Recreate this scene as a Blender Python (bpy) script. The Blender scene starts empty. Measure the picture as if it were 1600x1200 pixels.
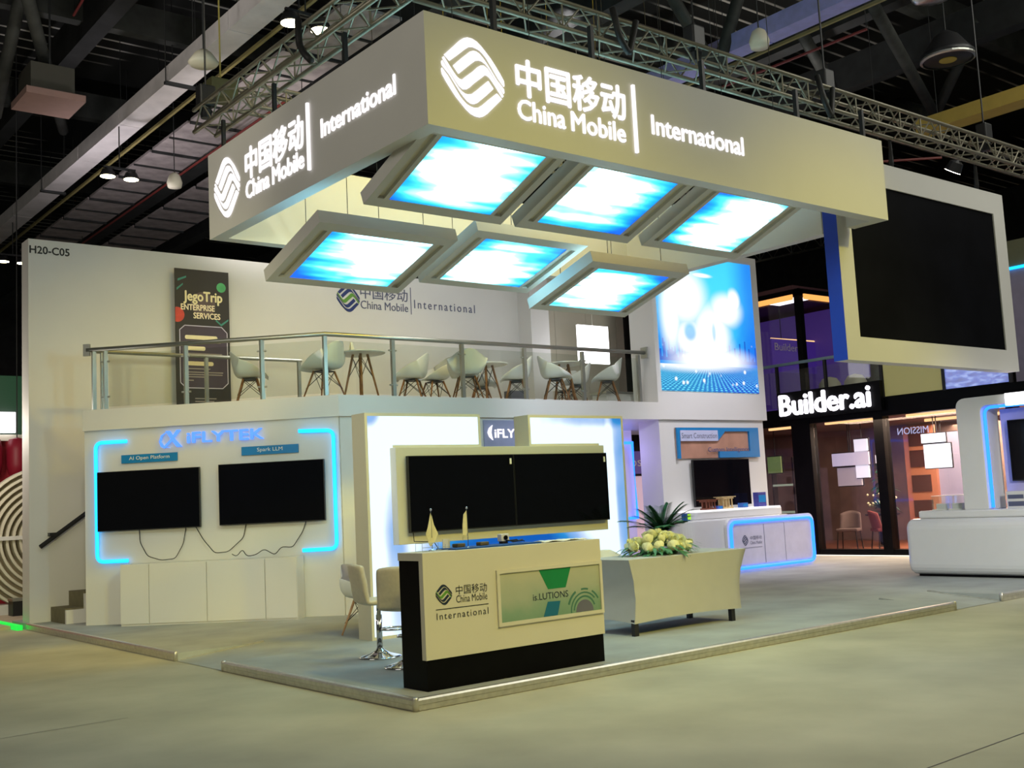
import bpy, bmesh, math, random
from mathutils import Vector, Matrix
random.seed(7)
S = bpy.context.scene
COL = S.collection
PI = math.pi

def lin(c):
    return c/12.92 if c <= 0.04045 else ((c+0.055)/1.055)**2.4
def C(r, g, b):
    return (lin(r/255), lin(g/255), lin(b/255), 1.0)

# ------------------------------------------------------------------ camera
cam_data = bpy.data.cameras.new('camera')
cam = bpy.data.objects.new('camera', cam_data)
COL.objects.link(cam)
cam_data.sensor_width = 36.0
cam_data.lens = 1721.26/1600*36
cam_data.clip_end = 200
cR = Vector((0.78299232, -0.62000739, -0.05013854))
cU = Vector((-0.02713171, -0.11456917, 0.9930447))
cF = Vector((0.62143938, 0.77618603, 0.10652864))
cam.matrix_world = Matrix(((cR.x, cU.x, -cF.x, -4.75352), (cR.y, cU.y, -cF.y, -7.32058),
                           (cR.z, cU.z, -cF.z, 1.56320), (0, 0, 0, 1)))
S.camera = cam

# ------------------------------------------------------------------ world, lamps, exposure
w = bpy.data.worlds.new('hall_air'); S.world = w; w.use_nodes = True
w.node_tree.nodes['Background'].inputs[0].default_value = (0.9, 1.0, 0.85, 1)
w.node_tree.nodes['Background'].inputs[1].default_value = 0.05
S.view_settings.view_transform = 'Standard'
S.view_settings.look = 'None'
S.view_settings.exposure = 0.0
S.view_settings.gamma = 1.0
S.view_settings.use_curve_mapping = False

def spot(name, loc, aim, power, col, angle=80, blend=0.6, size=0.25):
    l = bpy.data.lights.new(name, 'SPOT'); l.energy = power; l.color = col
    l.spot_size = math.radians(angle); l.spot_blend = blend; l.shadow_soft_size = size
    o = bpy.data.objects.new(name, l); COL.objects.link(o); o.location = loc
    o.rotation_euler = (Vector(aim)-Vector(loc)).to_track_quat('-Z', 'Y').to_euler()
    return o
def area(name, loc, aim, power, col, sx, sy):
    l = bpy.data.lights.new(name, 'AREA'); l.energy = power; l.color = col
    l.shape = 'RECTANGLE'; l.size = sx; l.size_y = sy
    o = bpy.data.objects.new(name, l); COL.objects.link(o); o.location = loc
    o.rotation_euler = (Vector(aim)-Vector(loc)).to_track_quat('-Z', 'Y').to_euler()
    return o
WARM = (1.0, 0.86, 0.50)
# hall floodlights aimed down at the stand, with added fill spots between them
spot('hall_spot', (2.0, -8.0, 8.6), (2.2, -0.8, 0.2), 1250, (1.0, 0.92, 0.66), 46, 0.8, 0.35)
spot('hall_spot', (3.0, -7.5, 4.0), (11.2, 2.4, 0.6), 2900, (1.0, 0.96, 0.88), 23, 0.7, 0.30)  # added low spot, kept under canopy height to brighten the rounded counter
spot('demo_fill', (10.6, 3.2, 6.6), (11.3, 6.5, 1.4), 720, (0.90, 0.86, 1.0), 62, 0.8, 0.2)  # added fill for the demo wall, without a fixture
for lx in (1.1, 4.7):
    spot('panel_spill_fill', (lx, 3.15, 3.95), (lx+0.6, 6.7, 3.2), 120, (0.40, 0.86, 1.0), 100, 0.8, 0.15)  # added cyan fill, tints the deck slab like spill from the panels
spot('hall_spot', (-2.0, 1.0, 9.5), (0.8, 9.0, 2.0), 450, (1.0, 0.92, 0.70), 60, 0.8, 0.15)
spot('panel_spill_fill', (6.4, 3.15, 3.95), (8.6, 6.7, 3.1), 230, (0.82, 0.84, 1.0), 90, 0.8, 0.15)  # added pale fill for the far end of the slab
# yellow floodlights, beams cut off at the canopy top
spot('yellow_floodlight', (-7.0, -4.5, 3.6), (1.5, 7.6, 2.0), 2000, (1.0, 0.93, 0.52), 34, 0.7, 0.3)
spot('yellow_floodlight', (8.5, -11.0, 9.5), (6.0, 1.0, 1.75), 2500, (1.0, 0.85, 0.05), 34, 0.8, 0.3)
spot('yellow_floodlight', (1.0, -11.5, 9.5), (1.6, 0.8, 1.85), 2300, (1.0, 0.85, 0.05), 34, 0.8, 0.3)
# yellow lamp above the open canopy, shining down inside it
spot('canopy_lamp', (3.6, 0.9, 9.4), (3.8, 4.5, 5.0), 1400, (1.0, 0.70, 0.02), 75, 0.7, 0.4)
# soft light of the hall roof lamps on the aisle
area('hall_soft_light', (-1, -8, 10.5), (-1, -6, 0), 250, (1.0, 0.99, 0.76), 10, 7)
area('hall_soft_light', (12, -4, 10.5), (10, 0, 0), 520, (1.0, 0.99, 0.88), 8, 5)
area('hall_soft_light', (-10, 1, 9.0), (0, 3, 4.5), 290, (1.0, 0.92, 0.82), 6, 4)  # added fill brightening the canopy's side panel
# lamp over the second storey, then added upward fills for ducts and roof
spot('deck_lamp', (7.0, 5.4, 9.5), (7.2, 9.2, 3.6), 1100, (1.0, 0.96, 0.92), 85, 0.6, 0.5)
spot('duct_fill', (2.0, 14.0, 6.4), (3.2, 14.5, 9.0), 210, (1.0, 0.93, 0.97), 140, 0.8, 0.2)
spot('roof_fill', (-1.0, 6.0, 6.8), (0.0, 9.5, 12.0), 260, (1.0, 0.96, 0.85), 120, 0.8, 0.2)
spot('roof_fill', (12.5, 5.5, 6.8), (12.5, 6.5, 12.0), 260, (1.0, 0.96, 0.9), 120, 0.8, 0.2)
spot('duct_fill', (3.5, 9.0, 6.6), (4.2, 12.0, 9.0), 200, (1.0, 0.93, 0.92), 140, 0.8, 0.2)

# ------------------------------------------------------------------ helpers
def mat_new(name):
    m = bpy.data.materials.new(name); m.use_nodes = True
    nt = m.node_tree
    return m, nt, nt.nodes['Principled BSDF']
def pm(name, col, rough=0.6, metal=0.0, var=0.05, scale=6.0, bump=0.0, coat=0.0, spec=0.5):
    """surface with a slight noise variation of its colour"""
    m, nt, b = mat_new(name)
    b.inputs['Roughness'].default_value = rough
    b.inputs['Metallic'].default_value = metal
    b.inputs['Coat Weight'].default_value = coat
    b.inputs['Specular IOR Level'].default_value = spec
    tc = nt.nodes.new('ShaderNodeTexCoord')
    n = nt.nodes.new('ShaderNodeTexNoise'); n.inputs['Scale'].default_value = scale; n.inputs['Detail'].default_value = 4
    nt.links.new(tc.outputs['Object'], n.inputs['Vector'])
    r = nt.nodes.new('ShaderNodeValToRGB')
    r.color_ramp.elements[0].position = 0.3; r.color_ramp.elements[1].position = 0.7
    r.color_ramp.elements[0].color = tuple(max(0, c*(1-var)) for c in col[:3])+(1,)
    r.color_ramp.elements[1].color = tuple(min(1, c*(1+var)) for c in col[:3])+(1,)
    nt.links.new(n.outputs['Fac'], r.inputs['Fac']); nt.links.new(r.outputs['Color'], b.inputs['Base Color'])
    if bump:
        bp = nt.nodes.new('ShaderNodeBump'); bp.inputs['Strength'].default_value = bump; bp.inputs['Distance'].default_value = 0.01
        nt.links.new(n.outputs['Fac'], bp.inputs['Height']); nt.links.new(bp.outputs['Normal'], b.inputs['Normal'])
    return m
def em(name, col, strength, base=(0.02, 0.02, 0.02, 1)):
    m, nt, b = mat_new(name)
    b.inputs['Base Color'].default_value = base
    b.inputs['Emission Color'].default_value = col
    b.inputs['Emission Strength'].default_value = strength
    b.inputs['Roughness'].default_value = 0.5
    return m
def glass(name, tint=(1, 1, 1, 1), gloss=0.10, rough=0.02):
    m = bpy.data.materials.new(name); m.use_nodes = True
    nt = m.node_tree; nt.nodes.clear()
    out = nt.nodes.new('ShaderNodeOutputMaterial'); mix = nt.nodes.new('ShaderNodeMixShader')
    t = nt.nodes.new('ShaderNodeBsdfTransparent'); g = nt.nodes.new('ShaderNodeBsdfGlossy')
    t.inputs[0].default_value = tint; g.inputs['Roughness'].default_value = rough
    mix.inputs[0].default_value = gloss
    nt.links.new(t.outputs[0], mix.inputs[1]); nt.links.new(g.outputs[0], mix.inputs[2]); nt.links.new(mix.outputs[0], out.inputs[0])
    return m
class NT:
    """tiny expression helper for node materials"""
    def __init__(s, m): s.nt = m.node_tree; s.n = s.nt.nodes; s.l = s.nt.links
    def math(s, op, a, b=0.0, c=0.0, clamp=False):
        k = s.n.new('ShaderNodeMath'); k.operation = op; k.use_clamp = clamp
        for i, v in enumerate((a, b, c)):
            if isinstance(v, (int, float)): k.inputs[i].default_value = v
            else: s.l.new(v, k.inputs[i])
        return k.outputs[0]
    def ss(s, v, a, b):
        k = s.n.new('ShaderNodeMapRange'); k.interpolation_type = 'SMOOTHSTEP'
        s.l.new(v, k.inputs[0]); k.inputs[1].default_value = a; k.inputs[2].default_value = b
        return k.outputs[0]
    def ramp(s, v, stops):
        k = s.n.new('ShaderNodeValToRGB'); e = k.color_ramp.elements
        while len(e) < len(stops): e.new(0.5)
        for el, (p, c) in zip(e, stops): el.position = p; el.color = c
        s.l.new(v, k.inputs[0]); return k.outputs[0]
    def mixc(s, f, a, b):
        k = s.n.new('ShaderNodeMix'); k.data_type = 'RGBA'
        for i, v in ((0, f), (6, a), (7, b)):
            if isinstance(v, (int, float, tuple)): k.inputs[i].default_value = v
            else: s.l.new(v, k.inputs[i])
        return k.outputs[2]
    def xyz(s, kind='Object'):
        t = s.n.new('ShaderNodeTexCoord'); p = s.n.new('ShaderNodeSeparateXYZ'); s.l.new(t.outputs[kind], p.inputs[0])
        return p.outputs[0], p.outputs[1], p.outputs[2]
    def noise(s, x, y, z, scale, detail=3):
        c = s.n.new('ShaderNodeCombineXYZ')
        for i, v in enumerate((x, y, z)):
            if isinstance(v, (int, float)): c.inputs[i].default_value = v
            else: s.l.new(v, c.inputs[i])
        k = s.n.new('ShaderNodeTexNoise'); k.inputs['Scale'].default_value = scale; k.inputs['Detail'].default_value = detail
        s.l.new(c.outputs[0], k.inputs['Vector']); return k.outputs['Fac']
    def blob(s, x, z, cx, cz, rx, rz, soft=0.4):
        a = s.math('POWER', s.math('DIVIDE', s.math('SUBTRACT', x, cx), rx), 2.0)
        b = s.math('POWER', s.math('DIVIDE', s.math('SUBTRACT', z, cz), rz), 2.0)
        return s.ss(s.math('SQRT', s.math('ADD', a, b)), 1.0+soft, 1.0-soft)

class MB:
    def __init__(s): s.v = []; s.f = []
    def add(s, verts, faces, M=None):
        b = len(s.v)
        s.v += [tuple(M @ Vector(p)) if M else tuple(p) for p in verts]
        s.f += [tuple(b+i for i in f) for f in faces]
        return s
    def box(s, x0, x1, y0, y1, z0, z1, M=None):
        return s.add([(x0, y0, z0), (x1, y0, z0), (x1, y1, z0), (x0, y1, z0), (x0, y0, z1), (x1, y0, z1), (x1, y1, z1), (x0, y1, z1)],
                     [(0, 3, 2, 1), (4, 5, 6, 7), (0, 1, 5, 4), (1, 2, 6, 5), (2, 3, 7, 6), (3, 0, 4, 7)], M)
    def prism_xz(s, pts, y0, y1, M=None):
        """polygon in x,z (counter-clockwise seen from -y) pulled from y0 to y1"""
        n = len(pts)
        v = [(x, y0, z) for x, z in pts]+[(x, y1, z) for x, z in pts]
        f = [tuple(range(n)), tuple(range(2*n-1, n-1, -1))]+[(i, i+n, (i+1) % n+n, (i+1) % n) for i in range(n)]
        return s.add(v, f, M)
    def prism_xy(s, pts, z0, z1, M=None):
        n = len(pts)
        v = [(x, y, z0) for x, y in pts]+[(x, y, z1) for x, y in pts]
        f = [tuple(range(n-1, -1, -1)), tuple(range(n, 2*n))]+[(i, (i+1) % n, (i+1) % n+n, i+n) for i in range(n)]
        return s.add(v, f, M)
    def tube(s, path, r, n=8, cap=True):
        P = [Vector(p) for p in path]; R = r if isinstance(r, (list, tuple)) else [r]*len(P)
        b = len(s.v); up = None
        for i, p in enumerate(P):
            d = (P[min(i+1, len(P)-1)]-P[max(i-1, 0)]).normalized()
            if up is None:
                up = Vector((0, 0, 1)) if abs(d.z) < 0.9 else Vector((1, 0, 0))
            a = (up-d*up.dot(d)).normalized(); up = a; c = d.cross(a)
            for k in range(n):
                t = 2*PI*k/n; s.v.append(tuple(p+(a*math.cos(t)+c*math.sin(t))*R[i]))
        for i in range(len(P)-1):
            for k in range(n):
                s.f.append((b+i*n+k, b+i*n+(k+1) % n, b+(i+1)*n+(k+1) % n, b+(i+1)*n+k))
        if cap:
            s.f.append(tuple(b+k for k in range(n-1, -1, -1))); e = b+(len(P)-1)*n; s.f.append(tuple(e+k for k in range(n)))
        return s
    def lathe(s, prof, n=20, M=None, cap=True):
        v = []; f = []
        for r, z in prof:
            for k in range(n): v.append((r*math.cos(2*PI*k/n), r*math.sin(2*PI*k/n), z))
        for i in range(len(prof)-1):
            for k in range(n): f.append((i*n+k, i*n+(k+1) % n, (i+1)*n+(k+1) % n, (i+1)*n+k))
        if cap: f.append(tuple(range(n-1, -1, -1))); f.append(tuple((len(prof)-1)*n+k for k in range(n)))
        return s.add(v, f, M)
    def grid(s, fn, nu, nv, M=None):
        v = [fn(i/nu, j/nv) for j in range(nv+1) for i in range(nu+1)]
        f = [(j*(nu+1)+i, j*(nu+1)+i+1, (j+1)*(nu+1)+i+1, (j+1)*(nu+1)+i) for j in range(nv) for i in range(nu)]
        return s.add(v, f, M)
    def build(s, name, mat, parent=None, smooth=False, bevel=0.0, solid=0.0, sub=0):
        me = bpy.data.meshes.new(name); me.from_pydata(s.v, [], s.f); me.update()
        bm = bmesh.new(); bm.from_mesh(me); bmesh.ops.recalc_face_normals(bm, faces=bm.faces); bm.to_mesh(me); bm.free()
        if mat: me.materials.append(mat)
        o = bpy.data.objects.new(name, me); COL.objects.link(o)
        if parent: o.parent = parent
        if smooth:
            me.polygons.foreach_set('use_smooth', [True]*len(me.polygons))
        if solid:
            k = o.modifiers.new('thickness', 'SOLIDIFY'); k.thickness = solid; k.offset = 0
        if bevel:
            k = o.modifiers.new('edges', 'BEVEL'); k.width = bevel; k.segments = 2; k.limit_method = 'ANGLE'
        if sub:
            k = o.modifiers.new('smooth', 'SUBSURF'); k.levels = sub; k.render_levels = sub
        return o

def thing(name, label, cat, loc=(0, 0, 0), rz=0.0, group=None):
    o = bpy.data.objects.new(name, None); COL.objects.link(o)
    o.location = loc; o.rotation_euler = (0, 0, rz); o.empty_display_size = 0.1
    o['label'] = label; o['category'] = cat
    if group: o['group'] = group
    return o
def tag(o, label, cat, group=None, loc=None, rz=None):
    o['label'] = label; o['category'] = cat
    if group: o['group'] = group
    if loc is not None: o.location = loc
    if rz is not None: o.rotation_euler = (0, 0, rz)
    return o
def struct(o, label=None, loc=None, rz=None, cat=None):
    o['kind'] = 'structure'
    if label: o['label'] = label
    if cat: o['category'] = cat
    if loc is not None: o.location = loc
    if rz is not None: o.rotation_euler = (0, 0, rz)
    return o
def clone(o, parent=None):
    c = o.copy(); COL.objects.link(c)
    if parent: c.parent = parent
    for ch in list(o.children): clone(ch, c)
    return c
def dup(root, loc, rz, label, group=None):
    c = clone(root); c.location = loc; c.rotation_euler = (0, 0, rz); c['label'] = label
    if group: c['group'] = group
    return c

def text_mb(body, x0, x1, z0, z1, y=0.0, thick=0.01, flip=False, spacing=1.0, bold=0.0):
    """lettering laid in the x,z plane facing -y, fitted to a box"""
    cu = bpy.data.curves.new('lettering', 'FONT'); cu.body = body; cu.resolution_u = 3; cu.space_character = spacing
    o = bpy.data.objects.new('lettering', cu); COL.objects.link(o)
    bpy.context.view_layer.update()
    me = bpy.data.meshes.new_from_object(o.evaluated_get(bpy.context.evaluated_depsgraph_get()))
    vs = [v.co.copy() for v in me.vertices]; fs = [tuple(p.vertices) for p in me.polygons]
    bpy.data.objects.remove(o); bpy.data.curves.remove(cu); bpy.data.meshes.remove(me)
    mb = MB()
    if not vs: return mb
    ax, bx = min(v.x for v in vs), max(v.x for v in vs); ay, by = min(v.y for v in vs), max(v.y for v in vs)
    def fit(v):
        t = (v.x-ax)/(bx-ax)
        if flip: t = 1-t
        return x0+t*(x1-x0), z0+(v.y-ay)/(by-ay)*(z1-z0)
    n = len(vs)
    P = [fit(v) for v in vs]
    # outline edges give the side walls
    cnt = {}
    for f in fs:
        for a, b in zip(f, f[1:]+f[:1]): cnt[(a, b)] = 1
    side = [(a, b) for (a, b) in cnt if (b, a) not in cnt]
    verts = [(p[0], y-thick, p[1]) for p in P]
    faces = list(fs)
    if thick > 0.002:
        verts += [(p[0], y, p[1]) for p in P]
        faces += [(a, b, b+n, a+n) for a, b in side]
    if bold:
        f_ = bold*(z1-z0)
        for i, (dx, dz) in enumerate(((f_, 0), (-f_, 0), (0, f_), (0, -f_))):
            mb.add([(a+dx, b-.0004*i, c+dz) for a, b, c in verts], faces)
        return mb
    return mb.add(verts, faces)

def rounded(x0, x1, z0, z1, r, n=5):
    pts = []
    for cx, cz, a in ((x1-r, z0+r, -PI/2), (x1-r, z1-r, 0), (x0+r, z1-r, PI/2), (x0+r, z0+r, PI)):
        for k in range(n+1):
            t = a+PI/2*k/n; pts.append((cx+r*math.cos(t), cz+r*math.sin(t)))
    return pts
def round_path(pts, r, n=5, closed=False):
    P = [Vector(p) for p in pts]; out = []
    m = len(P)
    for i, p in enumerate(P):
        if not closed and i in (0, m-1): out.append(p); continue
        a = (P[i-1]-p).normalized(); b = (P[(i+1) % m]-p).normalized()
        A = p+a*r; B = p+b*r
        for k in range(n+1):
            t = k/n; out.append(A*(1-t)**2+p*2*t*(1-t)+B*t*t)
    if closed: out.append(out[0])
    return out

# ------------------------------------------------------------------ materials
WHITE = pm('painted_white_board', (0.66, 0.65, 0.62, 1), 0.62, var=0.02, scale=1.5)
WHITE2 = pm('white_laminate', (0.70, 0.69, 0.66, 1), 0.38, var=0.015, scale=1.0)
GLOSSW = pm('white_gloss_lacquer', (0.74, 0.74, 0.74, 1), 0.22, var=0.01, coat=0.4)
CREAM = pm('cream_board', (0.66, 0.62, 0.49, 1), 0.5, var=0.02, scale=2)
BLACKP = pm('black_panel', (0.003, 0.003, 0.0035, 1), 0.4, var=0.2, spec=0.08)
BLACKM = pm('black_metal', (0.02, 0.02, 0.022, 1), 0.45, 0.3)
SCREEN = pm('dark_screen_glass', (0.003, 0.003, 0.005, 1), 0.08, var=0.1, spec=0.3)
LEDDARK = pm('led_wall_off', (0.003, 0.0032, 0.0045, 1), 0.7, var=0.5, scale=1.2, spec=0.05)
STEEL = pm('brushed_steel', (0.40, 0.41, 0.38, 1), 0.38, 0.85)
ALU = pm('aluminium', (0.62, 0.60, 0.55, 1), 0.36, 0.8, var=0.1, scale=20)
TRUSS = pm('truss_aluminium', (0.24, 0.225, 0.17, 1), 0.45, 0.55, var=0.15)
CHROME = pm('chrome', (0.75, 0.76, 0.78, 1), 0.10, 1.0)
WOOD = pm('beech_legs', (0.26, 0.12, 0.05, 1), 0.5, var=0.3, scale=12)
WOODL = pm('pale_wood_legs', (0.55, 0.33, 0.18, 1), 0.5, var=0.2, scale=12)
SHELL = pm('white_plastic_shell', (0.76, 0.78, 0.80, 1), 0.42, var=0.02)
LEATHER = pm('cream_leatherette', (0.62, 0.56, 0.42, 1), 0.48, var=0.05, scale=30, bump=0.1)
CLOTH = pm('white_stretch_cloth', (0.46, 0.45, 0.42, 1), 0.8, var=0.02)
CARPET = pm('hall_carpet', C(172, 168, 144), 0.95, var=0.16, scale=0.9, bump=0.3)
CARPET2 = pm('stand_carpet', C(156, 160, 156), 0.95, var=0.14, scale=1.6, bump=0.3)
STAIRC = pm('stair_carpet', C(118, 112, 88), 0.95, var=0.1, scale=8)
BLUEP = pm('blue_sign_panel', C(10, 125, 190), 0.4, var=0.03)
BLUEF = pm('blue_film', C(0, 60, 190), 0.5, var=0.02)
ACRYL = glass('clear_acrylic', (0.93, 0.96, 0.98, 1), 0.12)
GLASS = glass('clear_glass', (0.93, 0.95, 0.92, 1), 0.05)
GLASSD = glass('smoked_glass', (0.80, 0.80, 0.83, 1), 0.035)
NEON = em('cyan_neon', C(20, 170, 255), 2.4)
NEONB = em('blue_neon', C(30, 110, 255), 3.2)
LETTER = em('lit_white_letter', (1.0, 0.95, 0.97, 1), 1.25)
LETTERV = em('violet_lit_letter', C(80, 140, 255), 1.5)
LITW = em('lit_white', (1.0, 0.97, 1.0, 1), 3.0)
LAMPY = em('floodlight_lens', (1.0, 0.9, 0.55, 1), 14)
NAVY = pm('navy_print', C(28, 48, 110), 0.5, var=0.02)
NAVYD = pm('dark_navy_print', C(28, 42, 62), 0.5, var=0.02)
GREENP = pm('green_print', C(95, 150, 50), 0.5, var=0.02)
GREYP = pm('grey_print', C(88, 92, 118), 0.5, var=0.02)
DARKT = pm('dark_print', C(45, 48, 50), 0.5, var=0.02)
BLACKT = pm('black_print', C(28, 28, 28), 0.5, var=0.02)
PALET = pm('pale_print', C(235, 232, 215), 0.5, var=0.02)
CABLE = pm('black_cable', (0.01, 0.01, 0.01, 1), 0.6)
DARK = pm('dark_roof_steel', (0.035, 0.037, 0.033, 1), 0.7, 0.0, var=0.35, scale=3)
DARK2 = pm('dark_pipe', (0.020, 0.021, 0.022, 1), 0.7, 0.0, var=0.35, scale=3)
REDP = pm('red_pipe', C(120, 48, 44), 0.5, var=0.1)
DUCT = pm('pale_duct', C(210, 204, 206), 0.5, var=0.12, scale=2.5)
CEILP = pm('ceiling_panel_grey', C(165, 155, 156), 0.6, var=0.3, scale=3)
FOIL = pm('foil_duct', (0.55, 0.55, 0.58, 1), 0.3, 0.9, var=0.3, scale=9, bump=0.6)
LEAF = pm('leaf_green', C(72, 126, 84), 0.5, var=0.35, scale=20)
LEAFD = pm('dark_leaf', C(52, 100, 66), 0.5, var=0.35, scale=20)
ROSE = pm('cream_rose', C(238, 236, 190), 0.6, var=0.06, scale=30)
PURPLE = pm('purple_wall', C(88, 60, 150), 0.6, var=0.1)
REDW = pm('red_wall', C(190, 40, 62), 0.6, var=0.05)
ORANGE = em('warm_led_line', (1.0, 0.55, 0.22, 1), 2.2)

def light_graphic(name, seed, corner=(1, 1), lo=0.34, strength=8.5):
    """backlit printed sky graphic: white streaks over cyan, blue towards one corner (local x,y in metres)"""
    m, nt, b = mat_new(name); k = NT(m)
    x, y, z = k.xyz('Object')
    st = k.noise(k.math('MULTIPLY', x, 0.9), k.math('MULTIPLY', y, 8.0), seed, 1.0, 1)
    cl = k.noise(x, y, seed+5.0, 2.2, 2)
    ex = k.math('ABSOLUTE', k.math('SUBTRACT', k.math('DIVIDE', x, 1.19), 0.5+0.16*corner[0]))
    ey = k.math('ABSOLUTE', k.math('SUBTRACT', k.math('DIVIDE', y, 0.965), 0.5+0.12*corner[1]))
    d = k.math('ADD', k.math('POWER', ex, 2.2), k.math('MULTIPLY', k.math('POWER', ey, 2.4), 0.8))
    f = k.math('ADD', k.math('MULTIPLY', st, 0.85), k.math('MULTIPLY', cl, 0.40))
    f = k.math('SUBTRACT', k.math('ADD', f, 0.14), k.math('MULTIPLY', d, 1.35))
    c = k.ramp(f, [(0.0, (0, .02, .19, 1)), (.12, (0, .04, .19, 1)), (.26, (.001, .075, .20, 1)), (.42, (.012, .13, .20, 1)), (.56, (.09, .30, .36, 1)), (.74, (.55, .92, 1, 1))])
    k.l.new(c, b.inputs['Emission Color']); b.inputs['Emission Strength'].default_value = strength
    b.inputs['Base Color'].default_value = (0.02, 0.02, 0.02, 1)
    return m

# ------------------------------------------------------------------ emblem and logo groups
TOPB = [[(-.88, .397), (-.62, .64), (-.38, .87), (-.26, .955), (-.14, 1.0), (0, 1.0), (.14, .96), (.28, .87), (.42, .745), (.57, .61), (.70, .46), (.86, .26), (.97, .1), (.985, -.02), (.97, -.05),
         (.80, .12), (.62, .36), (.45, .58), (.34, .68), (.25, .74), (.14, .775), (.02, .79), (-.1, .765), (-.25, .66), (-.45, .49), (-.72, .276)],
        [(-.62, .177), (-.35, .42), (-.08, .645), (.02, .69), (.12, .695), (.22, .655), (.32, .575), (.42, .475), (.55, .32), (.75, .07), (.96, -.12), (.975, -.2), (.95, -.24),
         (.75, .02), (.62, .2), (.5, .35), (.4, .43), (.3, .475), (.2, .48), (.08, .445), (-.08, .32), (-.46, 0.0)]]
MIDB_H = [(-.28, -.06), (0, .16), (.14, .29), (.24, .355), (.34, .375), (.45, .32), (.56, .2), (.76, -.06), (.94, -.31), (.9, -.35), (.72, -.13), (.6, .01), (.52, .09), (.44, .135), (.36, .13), (.28, .06)]
def rot(p): return [(-a, -b) for a, b in p]
def emblem_mb(cx, cz, rx, rz, y, thick, which):
    mb = MB()
    bands = {'outer': [TOPB[0], rot(TOPB[0])], 'inner': [TOPB[1], rot(TOPB[1])], 'middle': [MIDB_H+rot(MIDB_H)]}
    for wch in which:
        for p in bands[wch]:
            q = [(cx+a*rx, cz+b*rz) for a, b in p]
            mb.prism_xz(q[::-1], y-thick, y)
    return mb

# ================================================================== SETTING
# hall floor: one big carpet with a faint laid seam
fl = MB().add([(-14, -14, 0), (34, -14, 0), (34, 30, 0), (-14, 30, 0)], [(0, 1, 2, 3)]).build('floor', CARPET)
struct(fl, 'grey green carpet of the exhibition hall aisle')
sm = MB()
for x0, y0, x1, y1 in ((-3.6, -3.9, 12.5, -3.55), (-14, 1.6, -1.6, 1.75)):
    d = Vector((x1-x0, y1-y0, 0)).normalized(); nrm = Vector((-d.y, d.x, 0))*0.004
    sm.add([(x0-nrm.x, y0-nrm.y, .002), (x1-nrm.x, y1-nrm.y, .002), (x1+nrm.x, y1+nrm.y, .002), (x0+nrm.x, y0+nrm.y, .002)], [(0, 1, 2, 3)])
struct(sm.build('floor_seam_lines', DARKT), 'thin dark seams between the aisle carpet rolls')

# raised stand floor with two ramps cut into its edges
PT = 0.09; XE = 15.3; YE = 11.6
pf = MB()
pf.prism_xy([(0, 0), (7.78, 0), (7.78, 1.03), (8.89, 1.03), (8.89, 0), (XE, 0), (XE, YE), (0, YE), (0, 4.80), (1.05, 4.80), (1.05, 3.55), (0, 3.55)], 0.001, PT)
pf.add([(7.78, 0, 0.004), (8.89, 0, 0.004), (8.89, 1.03, PT), (7.78, 1.03, PT)], [(0, 1, 2, 3)])
pf.add([(0, 4.80, 0.004), (0, 3.55, 0.004), (1.05, 3.55, PT), (1.05, 4.80, PT)], [(0, 1, 2, 3)])
struct(pf.build('floor_platform', CARPET2), 'raised grey carpeted platform of the white two storey stand', cat='floor')
def edge(name, a, b, lab, r=0.018):
    a = Vector(a); b = Vector(b); d = (b-a).normalized(); out = Vector((d.y, -d.x, 0))
    m = MB()
    prof = [(0.0, 0.0), (0.014, 0.004), (0.014, 0.045), (0.022, 0.05), (0.022, 0.082), (0.012, 0.096), (-0.012, 0.1), (-0.045, 0.095), (-0.045, 0.091), (0.0, 0.09)]
    n = len(prof)
    v = [tuple(a+out*p+Vector((0, 0, q))) for p, q in prof]+[tuple(b+out*p+Vector((0, 0, q))) for p, q in prof]
    m.add(v, [(i, (i+1) % n, (i+1) % n+n, i+n) for i in range(n)]+[tuple(range(n)), tuple(range(2*n-1, n-1, -1))])
    return struct(m.build(name, ALU), lab)
edge('trim_1', (0, 0, 0), (7.76, 0, 0), 'aluminium edge of the platform below the reception counter')
edge('trim_2', (8.91, 0, 0), (XE, 0, 0), 'aluminium edge of the platform below the rounded white counter')
edge('trim_3', (0, 3.53, 0), (0, 0, 0), 'aluminium edge of the platform between corner and carpeted ramp')
edge('trim_4', (0, 10.72, 0), (0, 4.82, 0), 'aluminium edge of the platform below the stairs')
for nm, a, b in (('trim_5', (0, 4.81, .006), (1.05, 4.81, PT+.006)), ('trim_6', (7.77, 0, .006), (7.77, 1.03, PT+.006)), ('trim_7', (8.9, 0, .006), (8.9, 1.03, PT+.006))):
    struct(MB().tube([a, b], 0.014, 6).build(nm, ALU))
for nm, (x, y) in (('trim_8', (0.0, 0.0)), ('trim_9', (0, 4.82)), ('trim_10', (0, 3.54)), ('trim_11', (7.77, 0)), ('trim_12', (8.9, 0))):
    struct(MB().lathe([(0.026, 0.001), (0.026, 0.096), (0.018, 0.108), (0.006, 0.11)], 12).build(nm, ALU, smooth=True), loc=(x, y, 0))

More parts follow.
